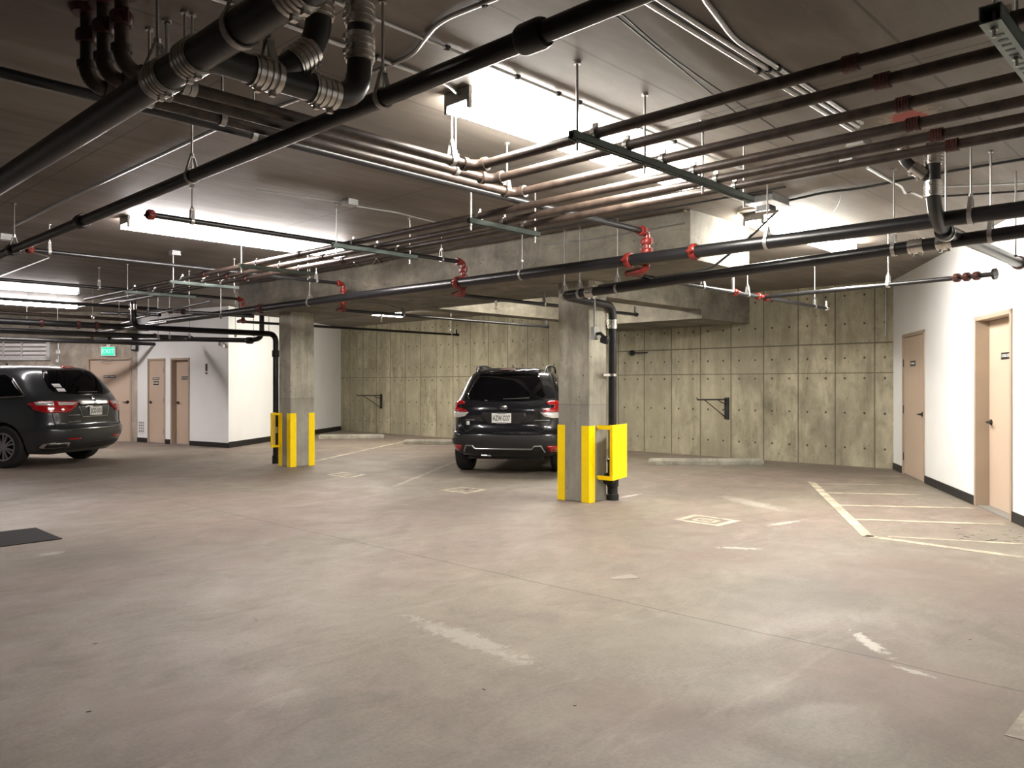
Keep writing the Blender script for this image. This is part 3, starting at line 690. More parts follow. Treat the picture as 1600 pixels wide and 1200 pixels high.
MB().prof(q3+Vector((.3, .0, -.04)), (q4-q3), [(-.05, .05), (-.05, .06), (.05, .06), (.05, .05)]).build('hub', M['drain_iron'], o, True)
coupling(o, q4-(q4-q3).normalized()*.05, q4-q3, .048, 'dred')
hanger(q3+Vector((.32, 0, -.045)), q4-q3, .058, 'rod hanger on the grey drain below the stack at the right')
for px, y1, D, l in ((1587, 400, 6.4, 'by the white wall at the right picture edge'),):
    a = PD(px, y1, D); e = empty('ceiling_rod', a, label='bare threaded rod hanging '+l, cat='rod')
    MB().tube([(0, 0, 0), (0, 0, ZC-a.z)], .0065, 8).build('rod', M['rod'], e); MB().prof((0, 0, 0), DZ, [(-.008, .014), (.008, .014)], 6).build('nut', M['black'], e)

# far column down pipe and the tangle at the left
c2 = P(431, 724); A1 = Vector((c2.x, c2.y, 0))
zt = zat(522, c2.x, c2.y)
t0 = PD(232, 509, 14.2)
o = pipe('drain_pipe', 'black pipe running from the left tangle to the far column and down beside it', [PD(208, 452, 14.2), PD(209, 511, 14.2), (A1.x, A1.y, zt), (A1.x, A1.y, .12)], .05, M['black_iron'], .14,
         fit=[(PD(208.5, 480, 14.2), DZ, 'band'), ((A1.x, A1.y, zt-.35), DZ, 'black'), ((A1.x, A1.y, .6), DZ, 'band')], n=16)
MB().prof((A1.x, A1.y, 0), DZ, [(0, .065), (.14, .065), (.15, .05)]).build('floor_hub', M['black_iron'], o, True)
o = pipe('drain_pipe', 'second black pipe just below, ending in a curve up left of the far column', [PD(150, 531, 17), PD(300, 530, 15), PD(392, 532, 14.4), PD(409, 528, 14.3), PD(409, 470, 14.3)], .045, M['black_iron'], .12,
         fit=[(PD(390, 532, 14.4), (PD(392, 532, 14.4)-PD(300, 530, 15)), 'black')], n=14)
tang = [('sprinkler_main', 'big black pipe at the left edge below the two strip lights', (0, 506), (232, 513), 2.55, .06, 'black_iron', [.35, .56, .67]),
        ('sprinkler_main', 'second big black pipe at the left edge, just above the louvred window', (0, 521), (240, 527), 2.45, .05, 'black_iron', [.62]),
        ('sprinkler_main', 'lowest black pipe at the left edge, crossing the top of the louvred window', (0, 534), (250, 538), 2.38, .04, 'black_iron', [])]
tang += [('water_pipe', 'dark pipe just under the two strip lights at the left', (0, 497), (206, 500), 2.75, .035, 'brown_iron', []), ('water_pipe', 'thin dark pipe passing behind the vertical drop at the left', (0, 472), (245, 483), 2.85, .03, 'black_iron', []),
         ('water_pipe', 'dark pipe crossing over the exit sign to the storage walls', (90, 529), (300, 528), 2.42, .045, 'black_iron', [.8])]
for nm, lb, a, b, z, r, mt, fk in tang:
    v = P(b[0], b[1], z).y; p0 = Vector((ux(-40, v), v, z)); p1 = Vector((ux(b[0], v), v, z)); q = (p1-p0)
    pipe(nm, lb, [p0, p1], r, M[mt], fit=[(p0+q*k, q, 'dred') for k in fk])
for i, (a, b, D0, D1, r, lb) in enumerate([((145, 521), (262, 503), 17, 13.5, .03, 'thin black pipe climbing right from two red fittings at the left'), ((160, 512), (205, 503), 17, 15, .03, 'short black pipe between red fittings beside the drop at the left'),
        ((122, 480), (210, 466), 15.5, 13.5, .02, 'thin pale pipe below the left end of the channel racks'), ((215, 497), (330, 470), 15, 12, .02, 'thin pipe rising right behind the left tangle'),
        ((220, 483), (395, 494), 15, 12.6, .03, 'black pipe with a dark red tee left of the beam end'), ((160, 489), (250, 492), 15, 14, .03, 'short thick black pipe behind the vertical drop at the left')]):
    p0, p1 = PD(*a, D0), PD(*b, D1); pipe('water_pipe', lb, [p0, p1], r, M['black_iron'], fit=[(p0+(p1-p0)*.05, p1-p0, 'dred')] if i in (0, 1) else ([(p0+(p1-p0)*.3, p1-p0, 'dred'), (p0+(p1-p0)*.42, p1-p0, 'dred')] if i == 4 else []))
rodsL = [(42, 505, 15, 'at the left edge'), (90, 508, 15, 'above the louvred window'), (145, 492, 14.5, 'left of the vertical drop'), (186, 488, 14.5, 'beside the vertical drop'), (232, 485, 14, 'right of the vertical drop'), (247, 523, 14.6, 'over the storage doors, left one'), (265, 523, 14.6, 'over the storage doors, right one'), (296, 521, 14.2, 'over the fire notice on the white wall'), (345, 490, 12.5, 'at the left end of the beam'), (368, 520, 14.2, 'right of the white storage corner'), (396, 519, 14.2, 'behind the left beam end'), (420, 517, 14.2, 'nearest to the far column'), (341, 440, 12.0, 'between the two leftmost racks'), (124, 455, 13.4, 'under the dim left strip light')]
for px, py, D, l in rodsL:
    a = PD(px, py, D); e = empty('ceiling_rod', a, label='thin rod hanger in the left pipe tangle, '+l, cat='pipe hanger', group='rods in the left pipe tangle')
    MB().tube([(0, 0, 0), (0, 0, ZC-a.z)], .006, 8).build('rod', M['rod'], e); MB().ring((0, 0, -.04), Vector(c2w(1, 0)+(0,)), .035, .04, .02, 14).build('loop', M['rod'], e)

# ------------------------------------------------------------------ conduits, cables and boxes on the ceiling
zc = ZC-.016
def conduit(label, pts, r=.011, mat='conduit', R=.08, clips=(), name='electrical_conduit'):
    path, _ = fillet(pts, R) if len(pts) > 2 else ([Vector(p) for p in pts], [])
    o = MB().tube(path, r, 8).build(name, M[mat], None, True, label=label, cat='conduit' if name == 'electrical_conduit' else 'cable')
    for c, d in clips: MB().ring(c, d, r, r+.005, .02, 10).box(Vector(c)+Vector((0, 0, r*.6)), (.03, .03, .01)).build('clip', M['black'], o)
    return o
def C(px, py, z=zc): return P(px, py, z)
for k, (dv, l) in enumerate(((0, 'left'), (-.055, 'middle'), (-.10, 'right'))):
    v = 2.0+dv; u1 = 5.45-.06*k
    conduit(f'bright metal conduit of the triple run at the upper centre, {l} one', [(-1.5 if k < 2 else 3.0, v if k < 2 else 1.5, zc)]+([(3.05, 1.78, zc)] if k == 2 else [])+[(3.6 if k == 2 else 2, v, zc), (u1, v, zc)], .013, R=.1, clips=[((4.05+.02*k, v, zc), DX)])
v = 3.01
conduit('dark thin conduit with black clips running beside the nearest strip light', [(-1.5, v, zc), (5.9, v, zc)], .009, clips=[((ux(px, v), v, zc), DX) for px in (698, 808, 872, 905, 996, 1054)])
v = 3.37
conduit('thin conduit ending at the left end of the nearest strip light', [(-1.5, v, zc), (3.0, v, zc), (3.14, 3.42, zc-.015)], .011, clips=[((ux(438, v), v, zc), DX), ((ux(585, v), v, zc), DX)])
conduit('conduit with a double bend crossing the ceiling at the top centre', [C(790, -9), C(687, 32), C(662, 62), C(645, 86), C(600, 105), C(332, 204), C(132, 298), C(20, 354)], .012, R=.12, clips=[(C(757, 6), C(790, -9)-C(687, 32))])
conduit('thin conduit from the ceiling box to the middle rack', [C(556, 322), C(620, 332), C(692, 350)], .009)
conduit('thin conduit along the ceiling to the second ceiling box', [C(400, 297), C(535, 316)], .007)
conduit('thin conduit from the left ceiling box to the left strip light', [C(30, 388), C(79, 402), C(0, 432)], .009)
conduit('thin black cable swagged along the top edge of the beam', [(6.83, 4.15, 3.02), (6.83, 5.2, 3.0), (6.83, 6.6, 3.03), (6.83, 8.2, 2.98), (6.82, 10.5, 3.03), (6.8, 12.9, 3.0)], .008, 'conduit', .3, name='cable')
conduit('second cable just above the beam edge running behind the racks', [(6.6, 3.0, zc), (6.6, 5.3, zc), (6.55, 8.4, zc), (6.6, 12.5, zc)], .009, 'cable', .3, name='cable')
conduit('short curved conduit turning down over the beam above the far column', [P(518, 428, zc), P(540, 432, zc), (6.82, vx(546, 6.82), 3.02), (6.82, vx(546, 6.82), 2.67)], .013, 'conduit', .08)
conduit('curved dark conduit under the beam joining the lower sprinkler pipe', [(6.9, vx(547, 6.9), 2.645), (7.3, 9.7, 2.645), (8.5, 10.6, 2.645)], .009, 'grey', .3)
conduit('thin crossing cable on the ceiling at the upper centre, left one', [C(962, 24), C(1048, 94), C(1110, 145), C(1155, 180)], .004, 'cable', .3, name='cable')
conduit('thin crossing cable on the ceiling at the upper centre, right one', [C(972, 22), C(1035, 78), C(1085, 115), C(1170, 172), C(1240, 220)], .004, 'cable', .3, name='cable')
conduit('pale conduit looping down to the glare of the right strip light', [C(1232, 318), C(1160, 327), C(1150, 333), C(1190, 348)], .012, 'cream', .15)
conduit('pale conduit running from above the beam corner towards the right strip light', [C(1070, 329), C(1100, 341), C(1176, 364)], .012, 'cream')
conduit('pale conduit crossing from the junction box to the beam edge', [C(1130, 303), C(1172, 320), C(1180, 315)], .01, 'conduit')
conduit('black hose like cable from the junction box over the main pipe', [C(1225, 322), PD(1222, 322, 7.9), PD(1170, 373, 7.7), PD(1113, 418, 7.75), PD(1090, 424, 7.8), PD(935, 447, 8.3)], .012, 'cable', .3, name='cable')
conduit('long thin black cable running right from the junction box', [C(1195, 322), C(1290, 300), C(1340, 295), C(1480, 268), C(1640, 242)], .011, 'cable', .5, name='cable')
conduit('pale conduit right of the stack turning down in an S', [C(1356, 262), C(1395, 285), C(1408, 291), C(1414, 302), C(1425, 301), C(1440, 308)], .011, 'conduit', .08)
conduit('thin pale conduit running right behind the stack', [C(1458, 292), C(1520, 290), C(1640, 284)], .008, 'conduit', .2)
conduit('dark conduit joint line right of the stack', [C(1470, 307), C(1560, 301), C(1640, 296)], .009, 'cable', .2)
conduit('curly thin wire dangling from the black cable at the right', [C(1315, 303), C(1310, 322), C(1295, 340), C(1272, 350), C(1240, 350), C(1215, 340)], .003, 'cable', .4, name='cable')
conduit('dark bent conduit group right of the left strip light', [C(553, 410), C(566, 421), C(580, 418), C(588, 403), C(600, 418)], .008, 'conduit', .1)
# conduit down the corner of concrete and white wall
u_, v_ = 13.72, 4.5
conduit('thin conduit running down the corner of the concrete and white walls', [(13.86, 4.56, ZC), (13.86, 4.56, 2.22)], .011, 'conduit')
# junction boxes
def jbox(label, c, d, mat='grey', rz=0, lid=True):
    e = empty('junction_box', c, rz, label=label, cat='junction box')
    MB().box((0, 0, -d[2]/2), d).build('box', M[mat], e, bevel=.004)
    if lid: MB().box((0, 0, -d[2]-.003), (d[0]*1.08, d[1]*1.08, .006)).build('cover', M['rod'], e)
    return e
jbox('small ceiling box between the left strip light and the racks', C(547, 312, ZC), (.11, .11, .05))
jbox('small ceiling box below the left strip light', C(273, 392, ZC), (.11, .11, .05))
jbox('flat metal box at the end of the triple conduit run', C(1342, 218, ZC), (.16, .12, .05))
jbox('grey ceiling box at the left picture edge', C(8, 366, ZC), (.12, .12, .06))
jbox('large dark junction box in the pipes beyond the nearest rack', C(1200, 308, ZC), (.35, .25, .07), 'grey')
jbox('small dark junction box below the large one', PD(1197, 322, 6.7), (.12, .12, .05), 'black')
jbox('small metal box on the ceiling next to the right pipes', C(1325, 248, ZC), (.1, .1, .05))

# ------------------------------------------------------------------ column guards
def angle_guard(name, c, dx, dy, label, H=.92, w_=.11):
    """corner angle: corner at c, legs along dx and dy (unit axis signs) hugging the column"""
    e = empty(name, (c[0], c[1], 0), label=label, cat='corner guard', group='yellow steel corner guards on the columns')
    t_ = .006
    MB().b2(0, dx*w_, -dy*t_*0, -dy*t_, 0.0, H).b2(0, -dx*t_, -dy*t_, dy*w_, 0.0, H).build('angle', M['yellow'], e)
    for z in (.15, .46, .77):
        MB().prof((dx*w_*.6, -dy*t_, z), (0, -dy, 0), [(0, .012), (.004, .011), (.006, .004)], 10).build('bolt', M['yellow'], e)
    return e
angle_guard('corner_guard', (7.42, 5.80), 1, 1, 'tall yellow corner guard on the near edge of the near column')
angle_guard('corner_guard', (7.42, 6.28), 1, -1, 'tall yellow corner guard on the left edge of the near column')
angle_guard('corner_guard', (7.12, 12.0), 1, 1, 'yellow corner guard on the middle edge of the far column')
angle_guard('corner_guard', (7.585, 12.0), -1, 1, 'yellow corner guard on the right edge of the far column')
angle_guard('corner_guard', (7.12, 12.38), 1, -1, 'yellow corner guard on the left edge of the far column, beside the pipe')
# pipe guards: a U shaped plate on two brackets
def pipe_guard(label, wall_u, v0, out, z0, z1, width, face_dir):
    e = empty('pipe_guard', (wall_u, v0, 0), label=label, cat='pipe guard', group='yellow pipe guards beside the columns'); return e
# near: projects from the right face (y=5.66) of the column towards -y, wrapping the pipe
e = empty('pipe_guard', (7.86, 5.66, 0), label='bright yellow box shaped pipe guard right of the near column', cat='pipe guard', group='yellow pipe guards beside the columns')
gx0, gx1, gy = -.02-.31, .32, -.30
def gl(px, py, z): q = P(px, py, z); return (q.x-7.86, q.y-5.66)
g0 = Vector((-.34, 0)); 
zz0, zz1 = .27, .93
pl_near = Vector(c2w((957-800)/F*9.35, 9.35))-Vector((7.86, 5.66)); pl_far = Vector(c2w((979-800)/F*9.75, 9.75))-Vector((7.86, 5.66))
def bar2(mb, a, b, z, h=.05, t_=.012): mb.bar((a.x, a.y, z), (b.x, b.y, z), t_, h)
plate = MB(); plate.bar((pl_near.x, pl_near.y, (zz0+zz1)/2), (pl_far.x, pl_far.y, (zz0+zz1)/2), .01, zz1-zz0)
lip_in = Vector(c2w((953-800)/F*9.40, 9.40))-Vector((7.86, 5.66)); plate.bar((pl_near.x, pl_near.y, (zz0+zz1)/2), (lip_in.x, lip_in.y, (zz0+zz1)/2), .008, zz1-zz0)
plate.build('guard_plate', M['yellow'], e, label='bright yellow plate')
br = MB(); att = Vector((7.58-7.86, 5.80-5.66-.008))
for z in (zz0+.025, zz1-.03): bar2(br, att, pl_near, z)
br.build('bracket', M['yellow'], e)
m = MB()
for z in (zz0+.025, zz1-.03): m.prof((att.x, att.y, z), DY, [(-.02, .02), (.004, .02)], 12)
m.build('bolt', M['yellow'], e)
# far: open cage left of the far column
e = empty('pipe_guard', (7.12, 12.5, 0), label='yellow open pipe guard left of the far column', cat='pipe guard', group='yellow pipe guards beside the columns')
q0 = Vector(c2w((424-800)/F*13.55, 13.55))-Vector((7.12, 12.5)); q1 = Vector(c2w((430-800)/F*13.95, 13.95))-Vector((7.12, 12.5)); at2 = Vector((-.012, -.15))
MB().bar((q0.x, q0.y, .62), (q1.x, q1.y, .62), .01, .6).build('guard_plate', M['yellow'], e)
b = MB()
for z in (.345, .9): bar2(b, at2, q0, z, .04)
b.bar((q0.x, q0.y, .33), (q0.x, q0.y, .92), .03, .012, up=(1, 0, 0))
b.build('bracket', M['yellow'], e)

# security cameras and sensors
def cam_dome(label, c, d, col='black', s=1.0):
    e = empty('security_camera', c, label=label, cat='security camera'); d = Vector(d).normalized()
    MB().box((0, 0, 0), (.09*s, .05*s, .15*s)).build('mount_box', M['grey'], e, bevel=.006)
    MB().tube([(0, 0, -.01), d*.07*s, d*.12*s+Vector((0, 0, -.05*s))], .02*s, 10).build('arm', M[col], e, True)
    MB().prof(d*.1*s+Vector((0, 0, -.07*s)), d+Vector((0, 0, -.3)), [(-.03*s, .02*s), (-.02*s, .045*s), (.05*s, .05*s), (.07*s, .035*s), (.075*s, .01)], 16).build('housing', M[col], e, True)
    return e
q = PD(929, 521, 9.22); cam_dome('black security camera on a box on the right face of the near column', q, c2w(.9, -.3)+(0,))
conduit('thin white conduit down the near column to the camera', [(q.x, q.y, q.z+.05), (q.x, q.y, 2.62)], .012, 'conduit')
h = along(353, BX0, BX1); dbx = (BX1-BX0).normalized(); nb = Vector((dbx.y, -dbx.x))
if nb.dot(-BX0) < 0: nb = -nb
q = BX0+dbx*(h-.12)+nb*.06; cam_dome('small white fronted security camera at the top corner of the white storage walls', (q.x, q.y, 2.33), (-nb.y, nb.x, 0), 'white', .8)
q = PD(989, 550, 16.5); 
e = empty('wall_sensor', (13.86, vx(987, 13.86), 2.08), label='small black round fixture with a cable on the concrete wall right of the near column', cat='sensor')
MB().prof((0.04, 0, 0), (-1, 0, 0), [(0, .06), (.05, .06), (.08, .045), (.14, .03)], 14).build('body', M['black'], e, True)
MB().tube([(0.0, 0, 0), (0, -.4, .0)], .012, 8).build('cable', M['cable'], e)

# exit sign, left wall fittings (wall_left faces the camera)
dl = (LW1-LW0).normalized(); nl = Vector((-dl.y, dl.x))
if nl.dot(-LW0) < 0: nl = -nl
rzl = math.atan2(nl.x, -nl.y)
def onL(px, off=.0):
    a = along(px, LW0, LW1); q = LW0+dl*a+nl*off; return q
def zL(px, py, off=0): q = onL(px, off); return zat(py, q.x, q.y)
q = onL(171, .04)
e = empty('exit_sign', (q.x, q.y, zL(171, 549)), rzl, label='glowing green exit sign above the beige door at the left', cat='exit sign')
MB().box((0, 0, 0), (.36, .05, .23)).build('case', M['white'], e, bevel=.006)
MB().box((0, -.027, 0), (.31, .004, .19)).build('face', M['exit'], e)
text('lettering', 'EXIT', .15, (0, -.031, -.005), (math.pi/2, 0, 0), M['exit_text'], e, .001)
MB().box((0, 0, .14), (.08, .04, .05)).build('canopy', M['white'], e)
q = onL(212, .06); e = empty('wall_speaker', (q.x, q.y, zL(212, 543)), rzl, label='small dark wall box in the corner right of the green exit sign', cat='speaker')
MB().box((0, 0, 0), (.15, .1, .16)).build('body', M['black'], e, bevel=.02); MB().box((0, -.055, 0), (.1, .01, .1)).build('face', M['grey'], e, bevel=.01)
# louvred window
la, lb_ = along(80, LW0, LW1), along(-60, LW0, LW1)
q = LW0+dl*la; zl0, zl1 = zL(40, 563), zL(40, 520)
e = empty('window_1', (q.x+nl.x*.02, q.y+nl.y*.02, 0), rzl, kind='structure')
Wd = lb_-la
m = MB(); t_ = .09
m.b2(-Wd, 0, -.05, .0, zl0, zl0+t_).b2(-Wd, 0, -.05, 0, zl1-t_, zl1).b2(-t_, 0, -.05, 0, zl0, zl1).b2(-Wd, -Wd+t_, -.05, 0, zl0, zl1)
m.b2(-Wd/2-.06, -Wd/2-.02, -.045, 0, zl0, zl1).b2(-.72, -.68, -.045, 0, zl0, zl1); m.build('window_frame', M['louver'], e)
MB().b2(-Wd+t_, -t_, -.006, 0, zl0+t_, zl1-t_).build('backing', M['louver_in'], e)
k = zl0+t_+.04; m = MB()
while k < zl1-t_:
    m.box((-Wd/2, -.025, k), (Wd-2*t_, .04, .006), Matrix.Rotation(math.radians(35), 3, 'X')).b2(-Wd+t_, -t_, -.04, -.03, k-.014, k-.002); k += .1
m.build('louvre_slats', M['grey'], e)
q = onL(92, .02); e = empty('pull_station', (q.x, q.y, zL(92, 550)), rzl, label='small round box on a conduit between the louvred window and the exit sign', cat='electrical box')
MB().box((0, -.01, 0), (.11, .05, .11)).build('box', M['louver'], e, bevel=.02); MB().tube([(0, 0, .05), (0, 0, 1.0)], .01, 8).tube([(0, 0, -.05), (0, 0, -.3)], .01, 8).build('conduit', M['conduit'], e)
MB().prof((0, -.03, -.22), (0, -1, 0), [(0, .04), (.02, .04), (.025, .02)], 12).build('button', M['white'], e)
# on the white storage wall
def onB(px, off=0): a = along(px, BX0, BX1); return BX0+dbx*a+nb*off
rzb = math.atan2(nb.x, -nb.y)
q = onB(323, .004); e = empty('wall_notice', (q.x, q.y, zat(577, q.x, q.y)), rzb, label='small red and white notice on the white storage wall', cat='sign')
MB().box((0, 0, 0), (.14, .006, .30)).build('notice_sheet', M['sticker'], e); MB().box((0, -.004, .04), (.07, .004, .17)).build('red_panel', M['dark_red'], e, label='red printed panel'); MB().box((0, -.004, -.09), (.07, .004, .04)).build('arrow', M['black'], e)
q = onB(221.5, .004); e = empty('wall_vent', (q.x, q.y, zat(667, q.x, q.y)), rzb, label='small white grille low on the white storage wall, left of the doors', cat='vent')
m = MB().box((0, 0, 0), (.26, .012, .30)); m.build('plate', M['white'], e); m = MB()
for i in range(3):
    for j in range(4): m.box((-.08+.08*i, -.008, -.1+.068*j), (.045, .006, .04))
m.build('slots', M['grey'], e)

# bike brackets on the concrete wall
def bracket(px, py, w_, label):
    v = vx(px, 13.9); z = zat(py, 13.9, v)
    e = empty('wall_bracket', (13.9, v, z), label=label, cat='bike bracket', group='black folding brackets on the concrete wall')
    MB().box((-.012, 0, 0), (.024, .09, .42)).build('back_plate', M['black'], e)
    d = Vector((-.55, .36, 0)).normalized()*w_
    MB().tube([(-.02, 0, .17), (-.02+d.x, d.y, .17), (-.02+d.x, d.y, .21)], .014, 8).tube([(-.03, .02, -.17), (-.02+d.x*.75, d.y*.75, .165)], .009, 8).build('arm', M['black'], e)
    MB().tube([(-.02+d.x*.3, d.y*.3, .17), (-.02+d.x*.3+.04, d.y*.3-.05, .12), (-.02, 0, .08)], .009, 8).build('brace', M['black'], e)
    return e
bracket(1136, 638, .62, 'black folding bracket on the concrete wall right of the near column')
bracket(596, 627, .68, 'black folding bracket on the concrete wall between far column and car')

# ------------------------------------------------------------------ wheel stops
def wstop(a, b, label):
    a, b = P(*a), P(*b); d = b-a; e_ = d.length; c = (a+b)/2
    n = Vector((-d.y, d.x, 0)).normalized()
    if n.x < 0: n = -n
    c += n*.08
    vs = []; fs = []
    L = e_/2
    prof = [(-.08, 0), (-.075, .07), (-.05, .115), (.05, .115), (.075, .07), (.08, 0)]
    for x, s in ((-L, .75), (-L+.05, 1), (L-.05, 1), (L, .75)):
        vs += [(x, y*s, z*s if z else 0) for y, z in prof]
    for i in range(3):
        for k in range(5): fs.append((i*6+k, i*6+k+1, (i+1)*6+k+1, (i+1)*6+k))
        fs.append((i*6+5, i*6, (i+1)*6, (i+1)*6+5))
    fs += [tuple(range(6)), tuple(range(23, 17, -1))]
    o = MB().add(vs, fs).build('wheel_stop', M['stop'], None, label=label, cat='wheel stop', group='concrete wheel stops', bevel=.008)
    o.location = (c.x, c.y, 0); o.rotation_euler = (0, 0, math.atan2(d.y, d.x))
wstop((1015, 727), (1195, 727), 'concrete wheel stop right of the near column, below the bracket')
wstop((630, 694.5), (712, 694.5), 'concrete wheel stop just left of the dark parked car')
wstop((497, 686), (600, 685.5), 'concrete wheel stop right of the far column')

# ------------------------------------------------------------------ painted marks
def stripe(label, a, b, w_, mat='line', name='painted_line', cat='floor marking', group='worn painted lines on the floor'):
    a, b = P(*a), P(*b); d = (b-a); n = Vector((-d.y, d.x, 0)).normalized()*w_/2; c = (a+b)/2
    o = MB().prism([tuple((a-n-c)[:2]), tuple((b-n-c)[:2]), tuple((b+n-c)[:2]), tuple((a+n-c)[:2])], .0005, .0022).build(name, M[mat], None, label=label, cat=cat, group=group)
    o.location = (c.x, c.y, 0); return o
stripe('long slanting outline of the hatched area beside the white wall', (1268, 753), (1357, 839), .10)
stripe('front outline of the hatched area, nearest to the camera', (1352, 837.5), (1680, 882), .095)
stripe('hatch stripe nearest the front outline, merging with it at the left', (1388, 838.5), (1650, 853), .06)
stripe('hatch stripe ending at the threshold of the near door', (1337, 811.5), (1570, 819.5), .085)
stripe('hatch stripe ending just left of the near door frame', (1311, 789.5), (1519, 794), .08)
stripe('hatch stripe level with the black baseboard between the doors', (1290, 770), (1440, 773), .075)
stripe('faint hatch stripe in front of the far door', (1274, 755.5), (1408, 757.5), .07, 'line_worn')
stripe('faintest hatch stripe farthest back', (1360, 743.5), (1408, 744.5), .07, 'line_worn')
stripe('long pale bay line from the far column to the wheel stop', (490, 721), (632, 689.5), .10)
stripe('faint bay line in front of the dark parked car', (615, 761), (714, 720), .09, 'line_worn')
stripe('faint bay line end left of the white storage corner', (300, 709), (336, 706), .08, 'line_worn')
stripe('faded line at the lower right corner of the floor', (1592, 1155), (1660, 1060), .10, 'line_worn')
def stencil(c4, label, inner):
    q = [P(*c) for c in c4]; c = sum(q, Vector())/4
    e = empty('bay_stencil', (c.x, c.y, 0), label=label, cat='floor marking', group='stencilled bay marks on the floor')
    q = [p-c for p in q]; m = MB()
    for i in range(4):
        a, b = q[i], q[(i+1) % 4]; a2, b2 = a*.72, b*.72
        m.prism([a[:2], b[:2], b2[:2], a2[:2]], .0005, .0022)
    m.build('stencil_border', M['line'], e); m = MB()
    ex, ey = (q[1]-q[0])*.5, (q[3]-q[0])*.5
    for (x0, y0, x1, y1) in inner:
        m.bar(ex*x0+ey*y0+Vector((0, 0, .0015)), ex*x1+ey*y1+Vector((0, 0, .0015)), .05, .0015)
    m.build('stencil_number', M['line'], e)
stencil([(509, 742), (535, 738), (574, 741.5), (546, 747)], 'small stencilled mark on the floor right of the far column', [(-.4, -.4, -.4, .4), (.0, -.4, .0, .4), (.4, -.4, .4, .4)])
stencil([(687, 766), (722, 761), (763, 765), (728, 771.5)], 'small stencilled mark on the floor in front of the dark parked car', [(-.4, -.4, -.4, .4), (.1, -.4, .4, .4), (.1, .4, .4, -.4)])
stencil([(1052, 812), (1086, 804), (1158, 814), (1122, 822.5)], 'filled pale stencilled mark on the floor right of the near column', [(-.4, -.4, .3, -.4), (.3, -.4, .3, .4), (.3, .4, -.4, .4), (-.4, .4, -.4, -.4), (-.1, -.2, .1, .2)])
m = MB(); a, b, c = P(955, 906), P(1000, 903), P(985, 893)
m.prism([(a.x, a.y), (b.x, b.y), (b.x+.05, b.y+.12), (a.x+.04, a.y+.04)], .0005, .0022)
m.build('painted_line', M['line_worn'], None, label='small worn corner of paint on the open floor near the centre', cat='floor marking', group='worn painted lines on the floor')
o = MB().prism([(1.0, 7.95), (2.38, 7.95), (2.38, 8.74), (1.0, 8.74)], 0, .008).build('floor_mat', M['mat'], None, bevel=.003, label='black rubber mat lying on the floor at the left edge', cat='floor mat')
# litter
m = MB()
for k in range(34):
    px, py = random.uniform(60, 1590), 770+random.random()**1.5*400; q = P(px, py); s = random.uniform(.003, .006); a = random.uniform(0, 3)
    m.bar((q.x, q.y, s*.3), (q.x+math.cos(a)*s*random.uniform(1.5, 5), q.y+math.sin(a)*s*3, s*.3), s, s*.6)
for k in range(26):
    q = P(random.uniform(1485, 1600), random.uniform(826, 846)); s = random.uniform(.006, .014); a = random.uniform(0, 3)
    m.bar((q.x, q.y, s*.3), (q.x+math.cos(a)*s*4, q.y+math.sin(a)*s*4, s*.3), s, s*.5)
m.build('floor_litter', M['stop'], None, label='tiny chips and scraps scattered over the floor', cat='litter', kind='stuff')

